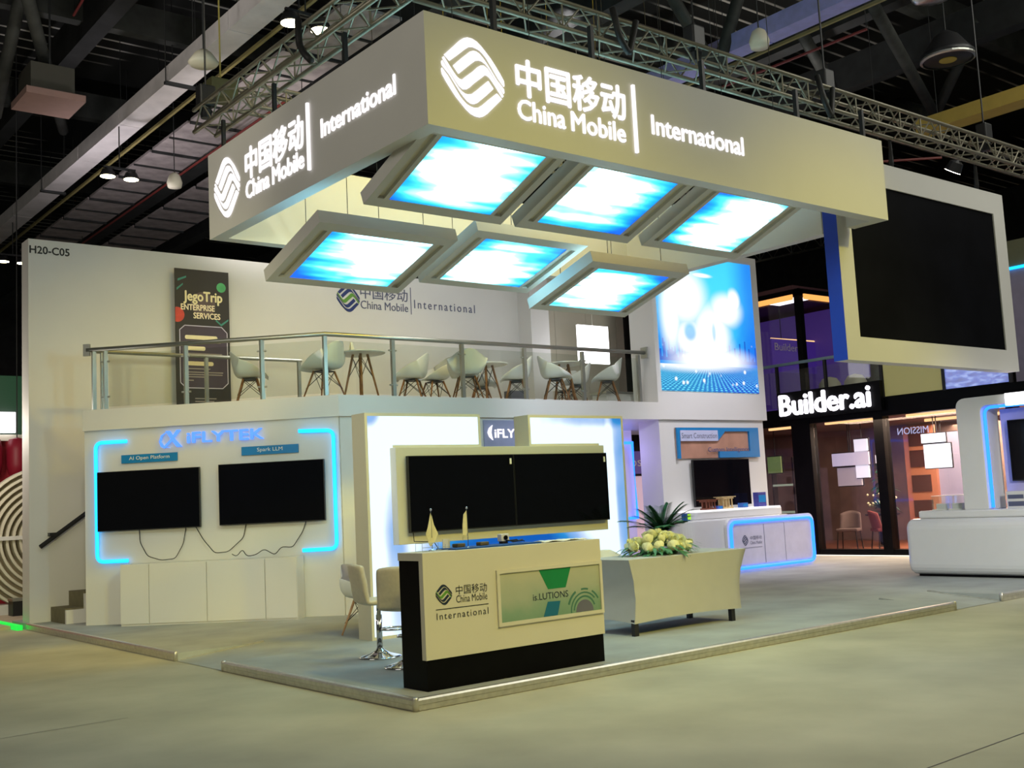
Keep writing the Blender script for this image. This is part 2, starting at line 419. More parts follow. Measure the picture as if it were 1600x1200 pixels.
# back wall of the stand
struct(MB().box(0.03, 9.95, 10.72, 11.1, PT, 6.1).build('wall_back', WHITE), 'tall cream white rear wall behind the stairs')
tx = text_mb('H20-C05', 0.05, 0.66, 5.87, 5.99, 10.72, 0.004, bold=.03)
t = thing('stand_number', 'black stand number lettering high on the cream rear wall', 'sign')
tx.build('lettering', BLACKT, t)
struct(MB().box(9.95, 10.45, 10.3, 11.1, 3.22, 6.6).build('column_deck', WHITE2), 'white square column at the rear of the upper deck')
wb = MB()
for i in range(4): wb.box(10.45+i*0.95, 10.45+i*0.95+0.94, 11.2, 11.3, 3.22, 6.6)
struct(wb.build('wall_deck_rear', CREAM), 'cream panelled wall behind the upper deck tables')
sd = MB()
for i in range(3): sd.box(13.2+i*0.17, 13.29+i*0.17, 10.55, 10.62, 3.7, 5.6)
t = thing('slatted_screen', 'dark niche panel with three pale vertical strips on the upper deck', 'panel')
MB().box(13.05, 13.75, 10.62, 10.7, 3.22, 6.6).build('backing', BLACKP, t); sd.build('pale_strips', GREYP if False else PALET, t)

# deck slab
DZ = 3.23
DD = DZ+0.006   # things stand on the deck just clear of it
slab = [(0.41, 9.32), (3.16, 6.58), (12.8, 6.58), (12.8, 9.0), (14.2, 9.0), (14.2, 11.2), (4.2, 11.2), (4.2, 9.5), (0.54, 9.5)]
struct(MB().prism_xy(slab, 2.92, DZ).build('ceiling_deck_slab', WHITE2), 'white floor slab of the upper deck', cat='deck')
s2 = math.sqrt(0.5)
# chamfered lower wall and front lower wall
wf = MB()
wf.prism_xy([(0.45, 9.36), (3.18, 6.63), (3.26, 6.71), (0.53, 9.44)], PT, 2.92)
struct(wf.build('wall_chamfer', WHITE2), 'angled white lower wall carrying the two dark televisions')
struct(MB().box(3.2, 7.4, 6.63, 6.75, PT, 2.92).build('wall_front', WHITE2), 'white lower wall behind the glowing light frame')
struct(MB().box(9.78, 12.72, 6.63, 7.15, PT, 2.92).build('wall_demo', WHITE2), 'white lower wall behind the demonstration desk')
struct(MB().box(9.75, 12.8, 6.58, 7.2, DZ, 6.18).build('wall_poster', WHITE2), 'upper white wall that frames the glowing city poster')

# passage under the deck
struct(MB().box(7.4, 9.78, 10.6, 10.7, PT, 2.92).build('wall_passage', em('pale_pink_glow_wall', C(205, 175, 200), 0.55, (0.5, 0.42, 0.48, 1))), 'pale pink rear wall of the passage under the deck')  # wall material emits a pale pink of its own

# stairs
st = thing('staircase', 'grey carpeted steps rising beside the cream rear wall', 'stairs', (0, 0, 0))
tr = MB(); sdp = MB()
for i in range(14):
    x0 = 0.34+i*0.27; z1 = PT+(i+1)*0.2235
    if x0 > 4.1: break
    tr.box(x0, x0+0.275, 9.99, 10.71, z1-0.2235, z1)
    sdp.box(x0, x0+0.27, 9.93, 9.99, PT, z1-0.02)
tr.build('treads', STAIRC, st); sdp.build('side_panel', WHITE2, st)
hr = thing('stair_handrail', 'dark flat handrail fixed along the cream rear wall', 'handrail')
MB().tube([(0.16, 10.62, 1.24), (0.86, 10.62, 1.73), (2.1, 10.62, 2.65)], 0.034, 4).build('rail', BLACKM, hr)
MB().box(0.3, 0.42, 10.6, 10.71, 1.40, 1.45).build('bracket', BLACKM, hr)

# ================================================================== CANOPY (hung rectangular sign box)
AX, AY, ZT, ZB, LX, LY = 0.366, 0.018, 5.737, 4.742, 6.745, 4.491
TH = 0.16
cp = thing('hanging_canopy', 'big rectangular white canopy hung over the stand with glowing logos', 'canopy', (0, 0, 0))
MB().box(AX, AX+LX, AY, AY+TH, ZB, ZT).build('front_panel', WHITE, cp)
MB().box(AX, AX+TH, AY+TH, AY+LY, ZB, ZT).build('side_panel', WHITE, cp)
MB().box(AX+TH, AX+LX, AY+LY-TH, AY+LY, ZB, ZT).build('rear_panel', WHITE, cp)
MB().box(AX+LX-TH, AX+LX, AY+TH, 0.50, ZB, ZT).build('end_panel', WHITE, cp)
MB().box(AX+LX-TH, AX+LX, 0.86, AY+LY-TH, ZB, ZT).build('end_panel', WHITE, cp)
# front lettering
def big_logo(parent, ox, mirror=None):
    pass
fy = AY
emblem_mb(0.86, 5.245, 0.345, 0.350, fy-0.002, 0.010, ('outer', 'inner', 'middle')).build('wave_emblem', LETTER, cp)
text_mb('中国移动', 1.345, 2.70, 5.185, 5.53, fy-0.002, 0.010, bold=.022).build('chinese_lettering', LETTER, cp)
text_mb('China', 1.345, 1.905, 4.965, 5.15, fy-0.002, 0.010, bold=.022).build('lettering', LETTER, cp)
text_mb('Mobile', 1.985, 2.68, 4.965, 5.15, fy-0.002, 0.010, bold=.022).build('lettering', LETTER, cp)
MB().box(2.80, 2.83, fy-0.03, fy-0.002, 4.885, 5.57).build('divider', LETTER, cp)
text_mb('International', 3.06, 4.45, 5.12, 5.315, fy-0.002, 0.010, bold=.022).build('lettering', LETTER, cp)
# lettering on the end that faces the other aisle: local frame turned by -90 degrees
sg = bpy.data.objects.new('side_lettering', None)
def side_part(mb, name):
    v = [(AX+p[1], 4.509-p[0], p[2]) for p in mb.v]
    m2 = MB(); m2.v = v; m2.f = mb.f
    return m2.build(name, LETTER, cp)
bpy.data.objects.remove(sg)
side_part(emblem_mb(0.51, 5.23, 0.34, 0.345, -0.002, 0.010, ('outer', 'inner', 'middle')), 'wave_emblem')
side_part(text_mb('中国移动', 1.0, 2.32, 5.175, 5.52, -0.002, 0.010, bold=.022), 'chinese_lettering')
side_part(text_mb('China', 1.0, 1.555, 4.965, 5.15, -0.002, 0.010, bold=.022), 'lettering')
side_part(text_mb('Mobile', 1.635, 2.32, 4.965, 5.15, -0.002, 0.010, bold=.022), 'lettering')
side_part(MB().box(2.43, 2.46, -0.03, -0.002, 4.90, 5.58), 'divider')
side_part(text_mb('International', 2.69, 4.02, 5.155, 5.335, -0.002, 0.010, bold=.022), 'lettering')

# six tilted light panels
LP = [(0.708, 0.30, 4.782, .365, (0.4, -0.6), 'sloping light panel nearest the canopy corner, front row', 1.3),
      (2.513, 0.30, 4.782, .365, (-1, -1), 'sloping light panel in the middle of the front row under the canopy', 4.1),
      (4.362, 0.30, 4.782, .365, (1, 0), 'sloping light panel at the far end of the front row, by the dark screen', 7.7),
      (0.509, 1.931, 4.274, .292, (1, -1), 'sloping light panel with deep blue lower corner, rear row by the banner', 9.9),
      (2.555, 2.135, 4.477, .292, (-.5, 1), 'sloping light panel in the middle of the rear row, above the deck logo', 12.2),
      (3.989, 1.876, 4.224, .292, (-1, .8), 'lowest sloping light panel, beside the glowing city poster', 15.7)]
for i, (x, y, z, t_, cr, lab, seed) in enumerate(LP):
    p = thing('tilted_light', lab, 'light', (x, y, z), 0, 'tilted light panels under the canopy')
    p.rotation_euler = (-t_, 0, 0)
    # frame ring around the glowing sheet plus back plate
    f = MB()
    f.box(-.21, 1.41, -.14, 0, -.004, .13).box(-.21, 1.41, .965, 1.09, -.004, .13)
    f.box(-.21, -.13, 0, .965, -.004, .13).box(-.055, 0, 0, .965, -.004, .13).box(1.19, 1.235, 0, .965, -.004, .13).box(1.325, 1.41, 0, .965, -.004, .13)
    f.build('frame', WHITE, p)
    MB().box(-.13, -.055, 0, .965, .03, .13).build('side_slot', CREAM, p); MB().box(1.235, 1.325, 0, .965, .03, .13).build('side_slot', CREAM, p)
    MB().box(0, 1.19, 0, .965, .004, .03).build('glowing_sheet', light_graphic('sky_graphic_%d' % i, seed, cr), p)
    wr = MB()
    M = Matrix.Rotation(t_, 3, 'X')
    for wx, wy in ((0.2, 0.0), (1.1, 0.0), (1.1, 0.9), (0.2, 0.9)):
        a = Vector((wx, wy, .13)); b = a+M @ Vector((0, 0, 11.9-z+wy*math.sin(t_)-0.13))
        wr.tube([a, b], 0.004, 5)
    wr.build('hanging_wires', CABLE, p)

# ================================================================== HANGING LED SCREEN
ls = thing('led_screen', 'large switched off dark screen in a cream frame hung beyond the canopy', 'screen', (6.84, 0.56, 3.09))
W_, H_ = 4.22, 2.64
fr = MB()
fr.box(0, W_, 0, .2, 0, .30).box(0, W_, 0, .2, H_-.32, H_).box(0, .30, 0, .2, .30, H_-.32).box(W_-.31, W_, 0, .2, .30, H_-.32)
fr.build('frame', WHITE, ls)
MB().box(-.004, 0, 0, .2, 0, H_).build('blue_edge', BLUEF, ls)
MB().box(.30, W_-.31, .02, .18, .30, H_-.32).build('screen_face', LEDDARK, ls)
for xx in (1.5, 3.7):
    MB().tube([(xx, .1, H_), (xx, .1, H_+.1), (xx+.01, .1, H_+.42)], [0.02, 0.035, 0.02], 6).build('hanging_strap', BLACKM, ls)

# ================================================================== LIGHT FRAME WITH TWO TELEVISIONS
def kiosk_graphic():
    m, nt, b = mat_new('backlit_wave_graphic'); k = NT(m)
    x, y, z = k.xyz('Object')
    n = k.noise(k.math('MULTIPLY', x, 1.0), 3.0, k.math('MULTIPLY', z, 0.7), 1.6, 3)
    f = k.math('ADD', k.math('MULTIPLY', n, 0.40), 0.53)
    # blue zones: bottom middle, upper outer corner, outer pillar edge
    f = k.math('SUBTRACT', f, k.math('MULTIPLY', k.blob(x, z, 2.05, 0.80, 1.15, 0.52, 0.45), 0.78))
    f = k.math('SUBTRACT', f, k.math('MULTIPLY', k.blob(x, z, 0.05, 2.56, 0.14, 0.12, 0.5), 0.35))
    f = k.math('SUBTRACT', f, k.math('MULTIPLY', k.blob(x, z, 0.38, 0.95, 0.14, 0.8, 0.6), 0.30))
    f = k.math('SUBTRACT', f, k.math('MULTIPLY', k.blob(x, z, 4.12, 1.7, 0.26, 1.5, 0.7), 0.42))
    f = k.math('SUBTRACT', f, k.math('MULTIPLY', k.blob(x, z, 3.6, 2.56, 0.7, 0.12, 0.6), 0.30))
    f = k.math('ADD', f, k.math('MULTIPLY', k.blob(x, z, 3.85, 1.2, 0.07, 1.6, 0.6), 0.3))
    c = k.ramp(f, [(0.0, (0, .07, .33, 1)), (0.22, (.01, .18, .46, 1)), (0.42, (.20, .34, .60, 1)), (0.56, (.42, .52, .66, 1)), (0.68, (.62, .75, .84, 1))])
    k.l.new(c, b.inputs['Emission Color']); b.inputs['Emission Strength'].default_value = 1.5
    b.inputs['Base Color'].default_value = (0.02, 0.02, 0.02, 1)
    return m
KG = kiosk_graphic()
ks = thing('light_frame_kiosk', 'white kiosk of glowing frames standing behind the reception counter', 'display kiosk', (1.80, 3.61, PT))
# local z = world - .09 ; local x = world - 1.80
def cshape(x_out, x_in, z_arm, z_arm_b, x_arm, z_low, x_low):
    """C outline: outer pillar x_out..x_in, top arm to x_arm between z_arm_b and z_arm, bottom arm up to z_low until x_low"""
    p = [(x_out, 0.0), (x_low, 0.0), (x_low, z_low), (x_in, z_low), (x_in, z_arm_b), (x_arm, z_arm_b), (x_arm, z_arm), (x_out, z_arm)]
    return p
HK = 2.58
b1 = .035
outL = cshape(0, .37, HK, 2.17, 1.66, 1.06, 2.06)
inL = cshape(b1, .37, HK-b1, 2.17+b1, 1.66-b1, 1.06, 2.06)
inL[0] = (b1, b1); inL[1] = (2.06, b1)
def mirror(p, W): return [(W-a, b) for a, b in p][::-1]
WK = 4.12
outR = mirror(cshape(0, .47, HK, 2.17, 1.69, 1.06, 2.06), WK)
inR = mirror([(b1, b1), (2.06, b1), (2.06, 1.06), (.47, 1.06), (.47, 2.17+b1), (1.69-b1, 2.17+b1), (1.69-b1, HK-b1), (b1, HK-b1)], WK)
kb = MB()
kb.prism_xz(outL, 0.012, .29); kb.prism_xz(outR, 0.012, .29)
# raised border strips
kb.box(0, b1, 0, .012, 0, HK).box(b1, 1.66, 0, .012, HK-b1, HK).box(1.66-b1, 1.66, 0, .012, 2.17, HK-b1).box(.37, 1.66-b1, 0, .012, 2.17, 2.17+b1)
kb.box(WK-b1, WK, 0, .012, 0, HK).box(WK-1.69, WK-b1, 0, .012, HK-b1, HK).box(WK-1.69, WK-1.69+b1, 0, .012, 2.17, HK-b1).box(WK-1.69+b1, WK-.47, 0, .012, 2.17, 2.17+b1)
kb.box(b1, WK-b1, 0, .012, 0, b1)
kb.build('frame', CREAM, ks)
MB().prism_xz(inL, 0.004, 0.0118).build('glowing_sheet', KG, ks)
MB().prism_xz(inR, 0.004, 0.0118).build('glowing_sheet', KG, ks)
cb = MB()
cb.box(.33, 3.62, -.12, .25, 1.05, 2.17)
cb.build('centre_panel', CREAM, ks, bevel=0.004)
for i, (x0, x1, lab) in enumerate(((2.245, 3.795, 'wide black television on the kiosk behind the paper flags'), (3.805, 5.385, 'wide black television on the kiosk nearer the palm plant'))):
    tv = thing('television', lab, 'television', (x0, 3.41, 1.27), 0, 'televisions mounted side by side on the kiosk')
    W = x1-x0; H = .885
    MB().box(0, W, 0, .05, 0, H).box(.3, W-.3, .05, .08, .2, H-.2).build('housing', BLACKM, tv)
    MB().box(.008, W-.008, -.004, 0, .014, H-.008).build('screen_face', SCREEN, tv)
    MB().box(W-.06, W-.03, -.0045, -.004, H-.12, H-.05).build('sticker', PALET, tv)
cbx = thing('television_cable', 'thin black cable hanging below the kiosk television', 'cable')
MB().tube([(2.3, 3.45, 1.3), (2.29, 3.42, 1.17), (2.4, 3.4, 1.16), (2.55, 3.4, 1.15), (2.62, 3.4, 1.05), (2.62, 3.38, .5)], 0.006, 5).build('cord', CABLE, cbx)
# iflytek wall sign seen through the gap of the kiosk
sgn = thing('wall_logo_sign', 'pale grey wall sign with white lettering seen through the kiosk gap', 'sign', (0, 6.6, 0))
MB().box(5.78, 7.3, 0, .03, 2.40, 2.88).build('backing', pm('pale_lilac_board', C(150, 155, 190), 0.5), sgn)
arc = [(5.94, 2.80), (5.87, 2.75), (5.84, 2.68), (5.87, 2.61), (5.94, 2.56), (5.92, 2.62), (5.91, 2.68), (5.92, 2.74)]
MB().prism_xz(arc[::-1], -.02, -.001).build('curved_emblem', LETTER, sgn)
text_mb('iFLYTEK', 5.985, 6.80, 2.60, 2.735, -.001, .01, bold=.03).build('lettering', LETTER, sgn)
MB().box(5.80, 7.35, -.02, .03, 2.22, 2.38).build('lit_strip', LITW, sgn)

# ================================================================== RECEPTION COUNTER
ct = thing('reception_counter', 'white and black reception counter with a framed poster on its front', 'counter', (0.244, 0.192, PT))
L, D, H = 1.955, .371, 1.10
MB().box(0, L, 0, .06, .245, H).box(0, L, .06, D, H-.065, H).build('front_panel', CREAM, ct, bevel=0.003)
MB().box(.012, .05, .06, D, 0, H-.065).build('end_panel', BLACKP, ct); MB().box(L-.05, L-.012, .06, D, 0, H-.065).build('end_panel', BLACKP, ct)
MB().box(.012, L-.012, .012, .06, 0, .245).build('plinth', BLACKP, ct)
MB().box(.05, L-.05, D-.03, D, 0, .9).build('rear_panel', BLACKP, ct)
def small_logo(parent, y, cx, cz, r, colA, colB, colT):
    emblem_mb(cx, cz, r, r*1.0, y, .003, ('outer',)).build('wave_emblem', colA, parent)
    emblem_mb(cx, cz, r, r*1.0, y, .003, ('inner',)).build('wave_emblem', colA, parent)
    emblem_mb(cx, cz, r, r*1.0, y, .003, ('middle',)).build('wave_emblem', colB, parent, )
small_logo(ct, -.001, .195, .752, .082, NAVYD, GREENP, None)
text_mb('中国移动', .316, .635, .74, .815, -.001, .002).build('chinese_lettering', DARKT, ct)
text_mb('China Mobile', .316, .635, .675, .735, -.001, .002).build('lettering', GREYP if False else DARKT, ct)
MB().box(.11, .645, -.003, -.001, .634, .640).build('rule_line', DARKT, ct)
text_mb('International', .115, .64, .555, .61, -.001, .002, spacing=1.25).build('lettering', DARKT, ct)
ps = bpy.data.objects.new('framed_poster', None); COL.objects.link(ps); ps.parent = ct; ps['label'] = 'framed green and blue poster'
fx0, fx1, fz0, fz1 = .735, 1.945, .435, .905
MB().box(fx0, fx1, -.02, -.001, fz0, fz0+.03).box(fx0, fx1, -.02, -.001, fz1-.03, fz1).box(fx0, fx0+.03, -.02, -.001, fz0+.03, fz1-.03).box(fx1-.03, fx1, -.02, -.001, fz0+.03, fz1-.03).build('frame', CREAM, ps)
def poster_mat():
    m, nt, b = mat_new('pale_green_poster'); k = NT(m)
    x, y, z = k.xyz('Object')
    n = k.noise(x, 0.0, z, 2.5, 4)
    f = k.math('ADD', k.math('MULTIPLY', n, 0.45), k.math('MULTIPLY', k.math('SUBTRACT', .86, z), 1.3))
    c = k.ramp(f, [(0.2, C(188, 186, 158)), (0.45, C(168, 176, 152)), (0.62, C(132, 160, 134)), (0.9, C(104, 142, 116))])
    k.l.new(c, b.inputs['Base Color']); b.inputs['Roughness'].default_value = .4
    return m
MB().box(fx0+.03, fx1-.03, -.006, -.001, fz0+.03, fz1-.03).build('poster_sheet', poster_mat(), ps)
MB().prism_xz([(1.205, .872), (1.30, .700), (1.505, .700), (1.575, .872)][::1], -.008, -.006).build('green_shape', pm('poster_green', C(15, 130, 70), .5), ps)
MB().prism_xz([(1.235, .467), (1.395, .467), (1.435, .588), (1.29, .592)], -.008, -.006).build('blue_shape', pm('poster_blue', C(20, 105, 135), .5), ps)
text_mb('is.LUTIONS', 1.125, 1.53, .615, .672, -.006, .002).build('lettering', NAVYD, ps)
ar = MB()
for r0, r1, a0, a1 in ((.12, .135, 20, 175), (.155, .168, 40, 190), (.185, .2, 30, 60), (.185, .2, 75, 100), (.19, .21, 120, 160)):
    q = []
    for k in range(13): t = math.radians(a0+(a1-a0)*k/12); q.append((1.72+r1*math.cos(t), .475+r1*math.sin(t)))
    for k in range(12, -1, -1): t = math.radians(a0+(a1-a0)*k/12); q.append((1.72+r0*math.cos(t), .475+r0*math.sin(t)))
    q = [(a, max(b, .468)) for a, b in q]
    ar.prism_xz(q, -.0075, -.006)
ar.build('circle_arcs', pm('poster_teal', C(70, 120, 100), .5), ps)
dm = [(1.72+.105*math.cos(math.radians(a)), .468+.105*math.sin(math.radians(a))) for a in range(0, 181, 12)]
MB().prism_xz(dm, -.0075, -.006).build('grey_dome', pm('poster_grey', C(105, 105, 120), .5), ps)

CT = PT+H   # counter top
mt = MB().box(.62, 1.55, .25, .54, CT, CT+.012).build('desk_mat', pm('blue_mat', C(10, 70, 140), .6)); tag(mt, 'flat blue mat lying on the reception counter top', 'mat')
def flag(x, y, rz, lab, droop):
    f = thing('table_flag', lab, 'flag', (x, y, CT), rz, 'small flags standing on the reception counter')
    MB().lathe([(.035, 0), (.035, .006), (.012, .012), (.004, .02)], 14).build('base', CHROME, f, smooth=True)
    MB().tube([(0, 0, .01), (0, 0, .335)], .0035, 6).build('pole', CHROME, f)
    MB().lathe([(.003, .333), (.009, .34), (.010, .346), (.006, .353), (.001, .356)], 10).build('finial', CHROME, f, smooth=True)
    if droop:
        pts = [(0, .325), (-.045, .2), (-.062, .145), (-.03, .06), (-.012, .035), (.01, .07), (.055, .14), (.03, .22)]
    else:
        pts = [(0, .325), (-.040, .29), (-.056, .2), (-.064, .12), (-.055, .07), (-.028, .115), (.002, .14)]
    n = len(pts)
    m = MB().prism_xz(pts, -.006, -.003)
    for i, v in enumerate(m.v):
        m.v[i] = (v[0], v[1]+.012*math.sin(v[2]*60+v[0]*40), v[2])
    m.build('cloth', pm('ivory_flag_cloth', C(226, 218, 170), .8, var=.05, scale=30), f)
    return f
flag(.50, .42, 0, 'ivory flag drooping in a diamond shape at the counter end', True)
f2 = flag(.80, .32, 0, 'narrow ivory flag on a silver pole in the middle of the counter', False)
bh = thing('brochure_holder', 'empty wire brochure holder at the end of the counter', 'holder', (.36, .36, CT))
w_ = MB()
for a, b in (((0, 0, 0), (0, 0, .07)), ((.3, 0, 0), (.3, 0, .05)), ((0, 0, .07), (.16, 0, .068)), ((0, .1, 0), (0, .1, .07)), ((.3, .1, 0), (.3, .1, .05)), ((0, 0, .035), (.3, 0, .03)), ((0, .1, .07), (0, 0, .07)), ((0, 0, .004), (.3, 0, .004)), ((.16, 0, 0), (.16, 0, .068)), ((0, .1, .004), (.3, .1, .004))):
    w_.tube([a, b], .002, 4)
w_.build('wire', STEEL, bh)
cc = thing('camera_box', 'small white box with a round black lens on the counter', 'camera', (1.32, .50, CT+.012))
MB().box(-.045, .045, -.03, .03, .02, .085).build('body', WHITE2, cc, bevel=.006)
MB().lathe([(.02, 0), (.02, .012), (.012, .014)], 12, Matrix.Translation((0, -.03, .052)) @ Matrix.Rotation(PI/2, 4, 'X')).build('lens', BLACKP, cc)
MB().box(-.03, .03, -.025, .025, 0, .02).build('foot', BLACKM, cc)
for x, y, lab in ((.81, .47, 'dark brown box behind the narrow flag on the counter'), (1.05, .45, 'dark brown box beside the white camera box on the counter')):
    o = MB().box(-.055, .055, -.03, .03, 0, .032).build('small_box', pm('brown_box', C(92, 82, 52), .6), bevel=.008); tag(o, lab, 'box', 'small brown boxes on the counter', (x, y, CT+.012), .2)
o = MB().box(-.035, .035, -.004, .004, 0, .075).build('card_stand', WHITE2); tag(o, 'upright white card standing on the blue counter mat', 'card', None, (.70, .50, CT+.012), -.1)
pp = MB().grid(lambda u, v: (u*.50, v*.2, .004+.012*math.sin(u*7+v*3)**2), 12, 4).build('paper_sheets', PALET, smooth=True, solid=.003); tag(pp, 'loose pale sheets of paper near the counter end', 'paper', None, (1.58, .23, CT), .02)
cbl = thing('coiled_cable', 'black coiled cable lying beside the camera box on the counter', 'cable', (1.42, .44, CT+.018))
MB().tube([(.09*math.cos(a*.5)*(1-.02*a)+.03*math.sin(a), .05*math.sin(a*.5), .004+.003*a % .02) for a in range(26)], .005, 5).build('cord', CABLE, cbl)

# ================================================================== STOOLS AND CHAIRS
def make_stool(lab, x, y, rz):
    s = thing('bar_stool', lab, 'bar stool', (x, y, PT), rz, 'bar stools behind the reception counter')
    MB().lathe([(.215, 0), (.215, .012), (.19, .02), (.10, .045), (.045, .075), (.03, .1)], 28).build('base', CHROME, s, smooth=True)
    MB().lathe([(.03, .09), (.03, .42), (.022, .421), (.022, .52), (.03, .53)], 16).build('pole', CHROME, s, smooth=True)
    ring = [(0.02+.14*(1-math.cos(a)), .13*math.sin(a), .27) for a in [2*PI*k/24 for k in range(25)]]
    MB().tube(ring, .011, 6).build('footrest', CHROME, s, smooth=True)
    MB().tube([(.02, -.03, .5), (.10, -.12, .49), (.14, -.16, .47)], .008, 6).build('lever', BLACKM, s)
    def seat(u, v):
        a = (u-.5)*2
        # v 0 front lip .. 1 top of the back
        if v < .5:
            t = v/.5; x = .22-.40*t; z = .545+.02*(1-t)**2; wd = .21
            return (x, a*wd, z+.02*a*a*(t))
        t = (v-.5)/.5; x = -.18-.085*math.sin(t*1.4); z = .545+.40*t+.015*(1-t); wd = .21-.02*t*t
        if t < .25: x = -.18-.03*t
        return (x+.05*a*a*min(1, t*2), a*wd, z-.02*a*a*t)
    MB().grid(seat, 10, 16).build('seat_shell', LEATHER, s, smooth=True, solid=.055, sub=1)
    return s
stool = make_stool('cream bar stool on a chrome pole, its whole seat showing', 1.13, 2.35, math.radians(-12))
st2 = dup(stool, (.92, 1.53, PT), math.radians(40), 'cream bar stool half hidden behind the black counter end')

def make_chair(name, lab, loc, rz, group, legmat):
    c = thing(name, lab, 'chair', loc, rz, group)
    # local +y is the way the sitter faces
    prof = [(.27, .405, .19, .0, 0), (.235, .44, .225, .03, 0), (.12, .435, .265, .11, 0), (0, .425, .29, .20, 0), (-.11, .42, .30, .245, 0), (-.19, .435, .305, .245, .02), (-.24, .49, .305, .19, .05), (-.262, .57, .29, .115, .09), (-.28, .67, .245, .04, .09), (-.297, .77, .18, -.01, .06), (-.305, .83, .115, -.03, .03)]
    def sh(u, v):
        i = v*(len(prof)-1); k = min(int(i), len(prof)-2); t = i-k
        p = [q0+(q1-q0)*t for q0, q1 in zip(prof[k], prof[k+1])]
        a = (u-.5)*2; m = abs(a)
        return (p[2]*math.copysign(1-(1-m)**1.6, a)*(1+.10*m**4), p[0]+p[4]*a*a*1.2, p[1]+p[3]*m**3.4)
    MB().grid(sh, 16, 18).build('seat_shell', SHELL, c, smooth=True, solid=.010, sub=1)
    for sx in (-1, 1):
        for sy in (-1, 1):
            MB().tube([(sx*.12, sy*.10-.01, .40), (sx*.235, sy*.215-.01, 0)], [.017, .011], 8).build('leg', legmat, c, smooth=True)
    wb = MB()
    for a, b in (((-.12, .09), (.2, .18)), ((.12, .09), (-.2, .18)), ((-.12, -.11), (.2, -.2)), ((.12, -.11), (-.2, -.2))):
        wb.tube([(a[0], a[1], .39), (b[0], b[1], .14)], .005, 4)
    for a, b in (((-.12, .09), (-.2, -.2)), ((-.12, -.11), (-.2, .18)), ((.12, .09), (.2, -.2)), ((.12, -.11), (.2, .18))):
        wb.tube([(a[0], a[1], .39), (b[0], b[1], .14)], .005, 4)
    wb.box(-.13, .13, -.12, .10, .385, .40)
    wb.build('wire_brace', BLACKM, c)
    return c
fwd = math.degrees(math.atan2(.776, .621))   # direction away from the aisle
def face(deg): return math.radians(deg-90)
G = 'white shell armchairs on the upper deck'
CH = [(2.62, 8.30, -25, 'white shell armchair in front of the dark banner on the deck'),
      (3.22, 7.10, 118, 'white shell armchair with raised back just behind the corner railing post'),
      (5.20, 7.75, 135, 'grey white shell armchair, first of the cluster beyond the round table'),
      (5.72, 7.85, 172, 'white shell armchair with its yellow lit seat hollow showing'),
      (5.85, 7.10, 62, 'white shell armchair seen from behind at the third railing post'),
      (7.2, 8.5, -30, 'low showing white shell armchair behind the middle of the railing'),
      (7.16, 7.45, 140, 'white shell armchair facing the cluster, before the white column'),
      (7.74, 7.06, -35, 'white shell armchair just past the fourth railing post, facing the far table'),
      (8.85, 7.80, 140, 'white shell armchair beyond the far round table, half behind a post'),
      (8.98, 7.10, 138, 'lilac white shell armchair nearest the hanging bright panel'),
      (9.3, 8.6, 200, 'white shell armchair farthest back, its rounded top before the bright panel')]
c0 = make_chair('shell_armchair', CH[0][3], (CH[0][0], CH[0][1], DD), face(CH[0][2]), G, WOOD)
for x, y, a, lab in CH[1:]:
    dup(c0, (x, y, DD), face(a), lab)
make_chair('shell_armchair', 'white shell chair on pale legs mostly hidden behind the light frame kiosk', (2.20, 4.36, PT), face(-60), None, WOODL)
make_chair('shell_armchair', 'white shell chair tucked behind the cloth covered table', (4.72, 2.55, PT), face(-90), None, WOODL)

def make_table(lab, loc, rz):
    t = thing('round_table', lab, 'table', loc, rz, 'round white tables on the upper deck')
    MB().lathe([(.36, .70), (.385, .706), (.39, .714), (.385, .722), (.36, .725)], 32).build('table_top', SHELL, t, smooth=False)
    for k in range(4):
        a = PI/4+k*PI/2
        MB().tube([(.11*math.cos(a), .11*math.sin(a), .70), (.27*math.cos(a), .27*math.sin(a), 0)], [.02, .014], 8).build('leg', WOOD, t, smooth=True)
    b = MB()
    for k in range(4):
        a = PI/4+k*PI/2; a2 = a+PI/2
        b.tube([(.12*math.cos(a), .12*math.sin(a), .66), (.2*math.cos(a2), .2*math.sin(a2), .32)], .005, 4)
        b.tube([(.12*math.cos(a2), .12*math.sin(a2), .66), (.2*math.cos(a), .2*math.sin(a), .32)], .005, 4)
    b.build('wire_brace', BLACKM, t)
    return t
t0 = make_table('round white table behind the corner of the railing', (3.93, 7.22, DD), .3)
dup(t0, (8.10, 7.25, DD), .9, 'round white table nearest the hanging bright panel')
dup(t0, (6.75, 7.75, DD), .1, 'round white table hidden among the middle armchairs')
tc = thing('tent_card', 'small folded white card standing on the corner table', 'card', (3.83, 7.3, DD+.727), .4)
MB().add([(-.05, -.03, 0), (.05, -.03, 0), (.03, 0, .17), (-.03, 0, .17), (-.05, .03, 0), (.05, .03, 0)], [(0, 1, 2, 3), (3, 2, 5, 4)]).build('card', PALET, tc, solid=.003)
bx = thing('storage_box', 'dark box standing on the deck behind the fourth post', 'box', (7.55, 8.0, DD))
MB().box(-.2, .2, -.15, .15, 0, .12).build('box', pm('dark_brown_box', C(70, 50, 45), .7), bx)
MB().box(-.15, .15, -.1, .1, .12, .30).build('box', pm('grey_box', C(110, 110, 120), .7), bx)
lw = thing('low_cabinet', 'low white cabinet at the end of the deck railing', 'cabinet', (10.0, 7.8, DD))
MB().box(-.55, .55, -.2, .2, 0, .26).build('body', WHITE2, lw); MB().box(-.58, .58, -.22, .22, .26, .30).build('worktop', STEEL, lw)
lb = thing('hanging_lightbox', 'bright white glowing panel hung at the rear of the deck', 'light panel', (10.45, 9.4, 4.35))
